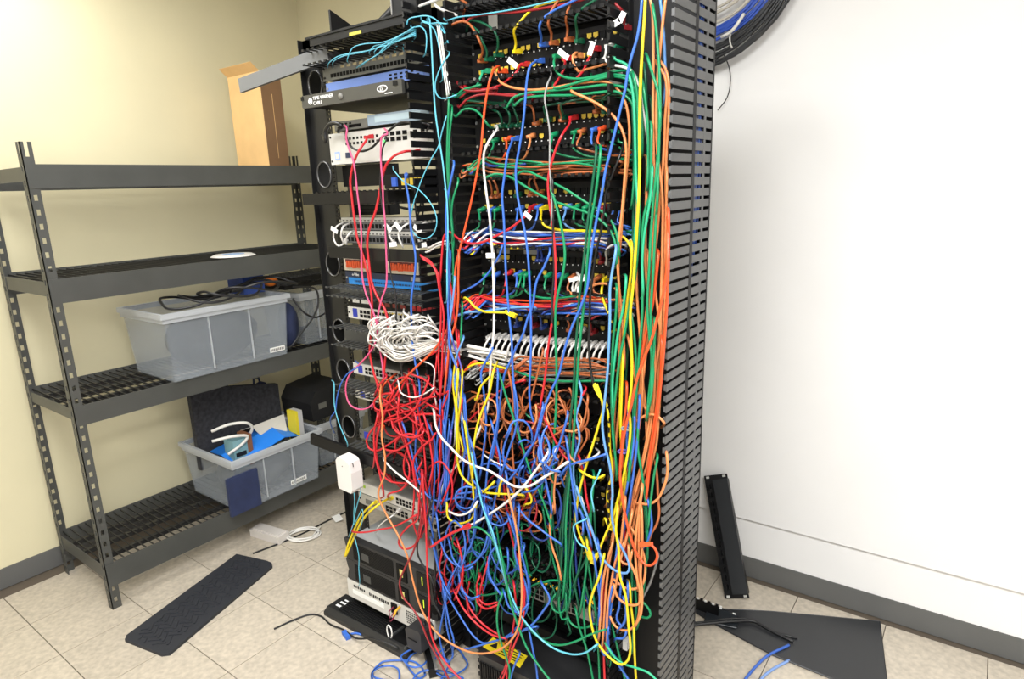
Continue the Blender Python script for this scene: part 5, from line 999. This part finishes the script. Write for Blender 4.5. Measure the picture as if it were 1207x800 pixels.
tangle('NV', 'navy cord curled in the centre tangle', 'navy curls in the centre tangle', 540, 680, 500, 640, 8, 44, 1.42, (18, 28), dep=.03)
tangle('OB', 'brown-orange cord low in the centre tangle', 'brown-orange cords low in the tangle', 585, 700, 570, 620, 12, 45, 1.42, (22, 12), dep=.03)
0 and tangle('Y', 'yellow cord curled in the lower tangle', 'yellow curls in the lower tangle', 535, 620, 565, 605, 2, 46, 1.36, (20, 20))
0 and tangle('W', 'white cord curled in the lower tangle', 'white curls in the lower tangle', 560, 690, 550, 600, 2, 47, 1.38, (20, 22))
tangle('DR', 'dark red cord curled in the lower tangle', 'dark red curls in the lower tangle', 540, 690, 500, 640, 9, 48, 1.40, (16, 26), dep=.03)
tangle('G', 'green cord curled low behind the tangle', 'green curls low behind the tangle', 545, 620, 620, 690, 12, 49, 1.42, (18, 30), dep=.03)
tangle('DG', 'dark green cord curled low behind the tangle', 'dark green curls low behind the tangle', 560, 680, 640, 720, 10, 50, 1.43, (18, 30), dep=.03)
tangle('B', 'blue cord curled in front of the middle duct', 'blue curls in front of the middle duct', 515, 600, 600, 690, 7, 51, 1.37, (20, 34))
tangle('NV', 'navy cord curled in front of the middle duct', 'navy curls in front of the middle duct', 515, 560, 590, 690, 4, 52, 1.42, (14, 34), dep=.03)
tangle('R', 'red cord curled in front of the middle duct', 'red curls in front of the middle duct', 515, 580, 580, 700, 5, 53, 1.39, (14, 34), dep=.03)
def falls(col, label, group, rows, Y=1.36, r=.0032): bunch(col, label, group, Y, rows, r=r, jit=.015)
falls('B', 'blue cord falling through the centre tangle', 'blue cords falling through the centre', ['606,455 610,480 608,505 600,530 592,555 585,580', '587,440 586,470 587,490 582,520 575,550 572,580 567,610', '640,480 635,500 630,520 620,535 612,550 600,565 585,573 570,577 555,580 540,582', '669,490 662,515 655,535 648,552 640,567 630,577 618,580', '602,505 596,520 593,535 596,548 604,555 615,550', '597,560 600,580 603,600 606,620 608,640', '580,500 585,520 590,545 587,570 582,595 577,620', '636,520 640,550 645,575 650,600', '545,505 548,525 553,545 552,565 548,585', '612,600 622,612 635,622 648,632 660,640', '668,520 672,550 676,580 680,610', '683,600 690,615 697,640', '661,560 668,550 680,545 692,542 706,538 714,535', '618,568 630,562 645,552 655,545', '555,520 560,540 562,570 560,600'], 1.355)
falls('OB', 'brown-orange cord falling through the centre tangle', 'brown-orange cords falling through the centre', ['600,440 605,470 604,500 604,530 606,560 606,590 608,615', '545,528 555,524 566,529 580,536 595,545 610,560 620,580', '640,415 636,430 630,455 624,475 615,490 607,505', '660,470 668,490 664,505 650,515', '678,490 690,505 692,515 684,530 675,545', '693,470 690,490 685,505', '631,490 640,500 655,505 672,498'], 1.39)
falls('R', 'red cord falling through the centre tangle', 'red cords falling through the centre', ['640,490 648,505 655,520 663,535 672,545', '583,520 588,545 593,565 596,590 600,610', '628,550 625,570 620,590 613,605', '690,460 684,470 682,480', '545,470 540,500 537,540 530,570 522,590', '683,540 688,560 691,585 694,600', '600,620 605,640 610,660 616,680 620,700', '560,545 553,560 545,575 535,590'], 1.38)
falls('G', 'green cord falling behind the centre tangle', 'green cords falling behind the centre', ['612,480 625,492 640,500 652,510', '640,600 645,630 652,660 660,690', '585,620 590,650 600,680 607,700', '600,610 605,640 608,680 610,700', '615,620 612,660 610,690', '560,640 563,665 560,690 562,720', '585,640 584,680 586,710', '576,640 572,660 565,675 563,690 566,700 580,700 590,697', '620,700 625,692 635,687 646,686', '615,640 622,670 625,700 620,712 610,716 602,714', '637,592 640,560 640,530 645,510'], 1.41)
falls('Y', 'yellow cord falling through the lower tangle', 'yellow cords falling through the tangle', ['587,425,1.46 581,440 577,462 569,482 563,500 558,530 557,560 559,600', '540,440 538,470 539,500 539,540 544,560 556,572 572,580 594,582 615,583', '562,470 567,455 576,445', '566,582 575,575 582,568', '527,596 527,606 530,612 538,616 547,616 556,611 560,602 562,592', '686,556 697,562 706,563 711,560', '588,583 589,573 591,567', '620,575 626,585 626,592 620,594', '548,500 552,530 556,560'], 1.35, .0034)
falls('W', 'white cord slipping through the lower tangle', 'white cords slipping through the tangle', ['655,530 648,542 640,550', '573,538 582,544 592,548', '686,588 692,610 695,630', '660,560 668,551 676,546', '705,535 695,541 686,546'], 1.37, .0026)
# ---------------- bunch of cords in the middle duct
falls('B', 'blue cord hanging along the middle duct', 'blue cords along the middle duct', ['535,195 530,220 526,245 526,270 528,300 529,330 528,355 529,385 530,410 535,425 541,440 546,470 548,500', '531,300 529,340 530,380 531,420 528,460 524,490 522,520 524,560', '526,420 525,460 520,490 515,520 517,560 520,600', '532,440 528,480 525,510 527,550 524,590', '540,450 535,490 530,520 528,560', '505,500 511,515 513,530 510,550 506,575 510,600', '519,470 518,500 514,530 512,570 510,610', '548,470 550,510 546,550 544,590', '530,500 527,530 529,560 525,600', '523,500 526,540 522,580', '475,500 482,520 488,545 495,570 505,585 515,590 530,588 545,586', '560,590 562,610 558,635 548,655 538,675 529,695', '540,585 556,588 568,592 580,600 590,615'], 1.38)
falls('LB', 'light blue cord hanging along the middle duct', 'light blue cords along the middle duct', ['527,230 527,260 529,300 531,340 531,380', '536,330 533,360 530,385 533,400', '548,490 553,520 557,545', '546,400 538,420 536,450 541,480 545,500'], 1.37, .003)
falls('G', 'green cord hanging along the middle duct', 'green cords along the middle duct', ['529,118 528,150 527,190 529,225 532,260 534,300 534,340', '533,130 530,160 529,195 530,230 533,260 535,290', '540,215 534,235 532,255 534,280', '545,360 544,380 543,400'], 1.39)
falls('R', 'red cord hanging along the middle duct', 'red cords along the middle duct', ['498,303 506,307 512,315 516,322 519,340 520,365 519,395 517,420 518,450 519,480 520,505 518,540', '500,306 508,311 514,320 518,342 523,370 522,400 521,430 519,465', '528,325 533,345 535,370 539,400 541,420 537,440 530,460 522,480', '536,340 533,370 528,395 519,410 505,420', '531,420 526,450 522,480 519,510', '515,420 512,455 514,490 516,520', '541,395 540,425 533,450 524,475 516,495', '521,480 523,510 519,545 516,580'], 1.385)
falls('DR', 'dark red cord hanging along the middle duct', 'dark red cords along the middle duct', ['530,360 526,400 523,440', '508,500 511,540 508,580', '545,520 540,550 533,575'], 1.40)
falls('Y', 'yellow cord hanging along the middle duct', 'yellow cords along the middle duct', ['537,425 534,450 537,480 539,520', '545,440 543,470 540,500 541,530', '536,470 540,505 546,530'], 1.37, .003)
falls('W', 'white cord hanging along the middle duct', 'white cords along the middle duct', ['538,430 540,460 545,490 550,510', '541,455 537,490 536,520', '497,425 511,432 511,460 514,475'], 1.375, .0024)
falls('V', 'violet cord hanging along the middle duct', 'violet cords along the middle duct', ['531,390 536,410 543,430 546,455', '532,510 528,540 520,570 515,600'], 1.375, .003)
cable('OR', 'red-orange cord slipping behind the middle duct reds', 1.37, '541,300 540,330 540,352 537,380 531,400 527,430 524,460')
# ---------------- red tangle of the left rack
falls('R', 'red cord looped in the red tangle', 'red loops in the red tangle', ['485,441 500,447 511,457 516,464 525,463 530,460', '463,463 450,465 441,473 442,481 452,484 470,480 490,473 512,467', '470,492 452,497 438,507 432,520 435,528 444,531 456,525 470,515', '448,500 444,520 444,540 449,556 458,566 470,569 485,568 494,564', '470,470 469,490 472,505 478,520 482,535 487,550 490,570 497,600', '460,455 465,470 475,485 488,497 500,505 508,518', '480,450 483,470 487,495 487,515 480,530 476,545 478,560 487,567', '497,545 490,560 488,590 487,615 494,634 498,628 500,600 497,560', '452,470 462,478 470,490 476,505 480,525', '447,460 455,478 462,495 472,512 480,530 486,548', '505,448 498,465 490,480 480,490 466,497', '478,447 472,462 470,480 475,500', '512,460 500,474 486,482 472,487 458,492', '445,490 441,510 442,535 448,560 452,580', '456,530 466,531 478,525 490,515 498,500', '500,490 505,510 508,530 510,550 506,570', '464,460 458,475 452,490 446,505 443,525 441,545', '488,455 492,480 497,505 500,530 502,560', '470,460 462,472 450,480 446,492', '495,470 508,478 516,482', '488,489 500,488 512,488 518,490', '455,445 448,452 444,460', '505,520 494,530 487,545 488,565', '500,560 504,590 503,620'], 1.37, .0034)
tangle('R', 'red cord curled in the red tangle', 'red curls in the red tangle', 455, 512, 462, 550, 6, 61, 1.39, (20, 26), dep=.04, r=.0034)
tangle('DR', 'dark red cord curled in the red tangle', 'dark red curls in the red tangle', 465, 512, 470, 590, 4, 62, 1.42, (16, 26), dep=.03, r=.0034)
falls('R', 'red plug cord at the flat-topped switch', 'red plug cords at the switch', ['478,446,1.47 481,452 482,465', '485,450,1.47 489,455 492,470', '497,448,1.47 497,456 490,468'], 1.42)
falls('OR', 'red-orange cord at the flat-topped switch', 'red-orange cords at the switch', ['468,440,1.47 460,446 452,455 449,470', '463,443,1.47 455,450 447,462'], 1.42)
cable('W', 'white cord sagging across the red tangle', 1.36, '470,452 472,462 480,467 490,468 502,463 511,457', r=.0024)
cable('B', 'blue cord leaving the rack to the left', 1.39, '422,432 410,440 402,452 397,470 395,485 391,490 390,500,1.45 394,510,1.5', r=.0026)
cable('AQ', 'pale cord slanting to the black duct cover', 1.36, '394,455 394,475 397,490 402,505 409,521', r=.002)
falls('AQ', 'thin pale wire below the white adapter', 'pale wires below the white adapter', ['417,578 418,590 417,605 417,615 413,627', '425,580 421,595 418,608 417,618 424,605 427,600 428,608 426,618', '419,637 423,655 423,670 424,684'], 1.34, .0016)
cable('W', 'short grey-white lead plugged into the lower silver switch', 1.40, '471,601,1.46 462,608 452,615 446,621', 'S', r=.0026)
# ---------------- bottom: long sweeps and the floor
falls('B', 'blue cord sweeping past the foot of the racks', 'blue cords sweeping past the foot', ['529,695 524,715 520,735 518,750 522,768 527,780 534,772 532,760 528,745 525,725 526,700', '527,700 536,716 546,732 557,748 568,757 585,755 603,746 612,735', '522,690 526,715 531,740 535,755 534,765', '534,760 545,765 560,762 580,756 600,750 620,742 632,738', '560,600 556,640 540,665 528,690 524,710', '515,610 520,640 530,660 545,668 560,662 570,648 575,630', '612,600 610,630 607,650 612,670 620,690 622,715 616,728', '575,600 578,620 585,640 577,655 576,675 583,690 590,700', '600,610 610,640 618,665 623,690 620,712', '595,700 600,715 612,722 622,712', '640,690 648,705 640,720 628,735 612,745 600,750', '624,745 628,765 632,785 634,806', '612,772 606,785 600,806', '510,640 517,670 524,690 530,700', '530,640 535,660 548,672 556,668'], 1.33)
falls('R', 'red cord sweeping past the foot of the racks', 'red cords sweeping past the foot', ['537,700 545,715 555,728 568,740 580,748 595,752', '549,700 553,715 562,728 575,740 588,748', '540,640 545,660 545,680 538,700', '565,680 562,690 564,705 572,712 585,710', '563,695 563,710 572,717 586,713', '575,662 570,680 566,695 565,706', '612,660 617,690 618,715 614,740 606,760 600,780 590,806', '606,690 608,715 605,740 602,760 596,785 585,806', '590,756 596,770 597,790 598,806', '521,650 518,670 520,690'], 1.33)
falls('AQ', 'pale aqua cord beside the long aqua sweep', 'aqua cords beside the long sweep', ['573,610 583,640 590,665 597,690 604,712 615,730', '700,600 697,580 703,565 707,555', '690,612 676,620 682,640 690,645'], 1.32, .0022)
falls('K', 'black cord hanging by the battery backups', 'black cords by the battery backups', ['508,680 510,700 514,715 520,725', '512,640 513,670 513,700', '500,735 495,755 487,772'], 1.36, .004)
fb = CM['B']; rr = random.Random(71)
for k_, (lx, ly, w_, h_) in enumerate([(470, 790, 30, 14), (505, 785, 24, 18), (530, 780, 20, 16), (455, 800, 16, 18), (515, 800, 30, 10), (490, 775, 16, 10)]):
    P = [at(lx+w_*math.cos(a+k_)*(1+.12*math.sin(3*a)), ly+h_*math.sin(a+k_)*(1+.15*math.cos(2*a)), Z=.006+.005*k_) for a in np.linspace(0, 6.6+k_*.4, 16)]
    tag(MB().tube(spline(P), .0033, 6).build('network_cable', fb, None, True), 'blue floor coil below the racks, '+('under the loose bezel', 'beside the black metal foot', 'rightmost by the ribbed unit', 'leftmost and lowest', 'lowest in the middle', 'nearest the black adapter')[k_], 'cable', 'blue coils on the floor')
t = thing('metal_bracket', 'black metal foot standing on the floor between the racks', 'bracket', (-1.42, 1.40, 0)); MB().obox(at(505, 770, Z=.02), (.8, -.6, 0), (.6, .8, 0), (0, 0, 1), .10, .014, .018).build('rail', BLK, t); MB().obox(at(510, 772, Z=.04), (.8, -.6, 0), (.6, .8, 0), (0, 0, 1), .07, .004, .003).build('bright_edge', STEEL, t)
# cords behind the slotted duct, seen through its slots
for i in range(14):
    x = -.5905-.0045*(i % 2); y_ = 1.532+.0055*(i % 9); P = [(x, y_, 2.17), (x-.004*abs(math.sin(i*2.)), y_+.01*math.sin(i*3), 1.95), (x-.003, y_+.004, 1.75), (x-.004*abs(math.cos(i)), y_-.004, 1.55), (x-.006, y_, 1.30+.02*i)]
    tag(MB().tube(spline(P), .0036, 6).build('network_cable', CM['NV' if i % 3 else 'B'] if i < 9 else CM['K'], None, True), (('navy' if i % 3 else 'blue') if i < 9 else 'black')+' cord glimpsed through the rear slots of the duct', 'cable', (('navy' if i % 3 else 'blue') if i < 9 else 'black')+' cords behind the slots')
# ties and grey labels
for (x, y, yy) in ((738, 505, 1.37), (734, 532, 1.37)): 
    c = at(x, y, Y=yy); a = np.linspace(0, 2*math.pi, 13)[:-1]
    tag(MB().tube(np.stack([c[0]+.011*np.cos(a), c[1]+.011*np.sin(a), c[2]+0*a], 1), .003, 5, True).build('cable_tie', CM['V' if y > 520 else 'GY'], None, True), ('violet' if y > 520 else 'grey')+' tie around cords of the thick bundle', 'cable tie')
lb_ = mat('grey_label', (150, 148, 140), .7)
for (x, y, w_, h_, lab) in ((581, 27, .03, .04, 'grey paper label hanging on the top duct'), (726, 90, .035, .035, 'pale grey label on the duct under the highest panel'), (582, 207, .03, .02, 'pale grey label on the duct under the second panel'), (593, 296, .045, .012, 'pale label strip over the fourth panel, left of two'), (626, 297, .05, .012, 'pale label strip over the fourth panel, right of two')):
    c = at(x, y, Y=D-.006); tag(MB().obox((c[0], D-.005, c[2]), (1, 0, 0), (0, 0, 1), (0, 1, 0), w_/2, h_/2, .0012).build('paper_label', lb_), lab, 'label')
# cords and rungs at the very top
cable('W', 'grey rod slanting over the top of the middle duct', 1.44, '478,13 500,5 522,-3', r=.004)
cable('W', 'grey rod lying over the middle duct top', 1.44, '515,8 527,14 538,18', r=.004)
cable('OB', 'brown-orange cord end at the top of the middle duct', 1.43, '538,-4 545,1 552,6 549,10')
cable('GY', 'black and white twisted cord hanging before the second panel', 1.385, '650,88,1.43 645,100 642,115 645,135 648,155 648,175 648,200 650,225 650,260', r=.0024)
cable('K', 'black cord hanging by the slanted blue cords', 1.39, '736,165,1.43 730,185 722,205 715,225 712,250 709,270 704,290 700,315 696,345 695,375 694,410 697,440 700,456', r=.0032)
cable('K', 'black cord beside the long green cord in the centre', 1.39, '651,210 652,240 652,280 653,320 651,350 651,380', r=.003)
finish_cables()
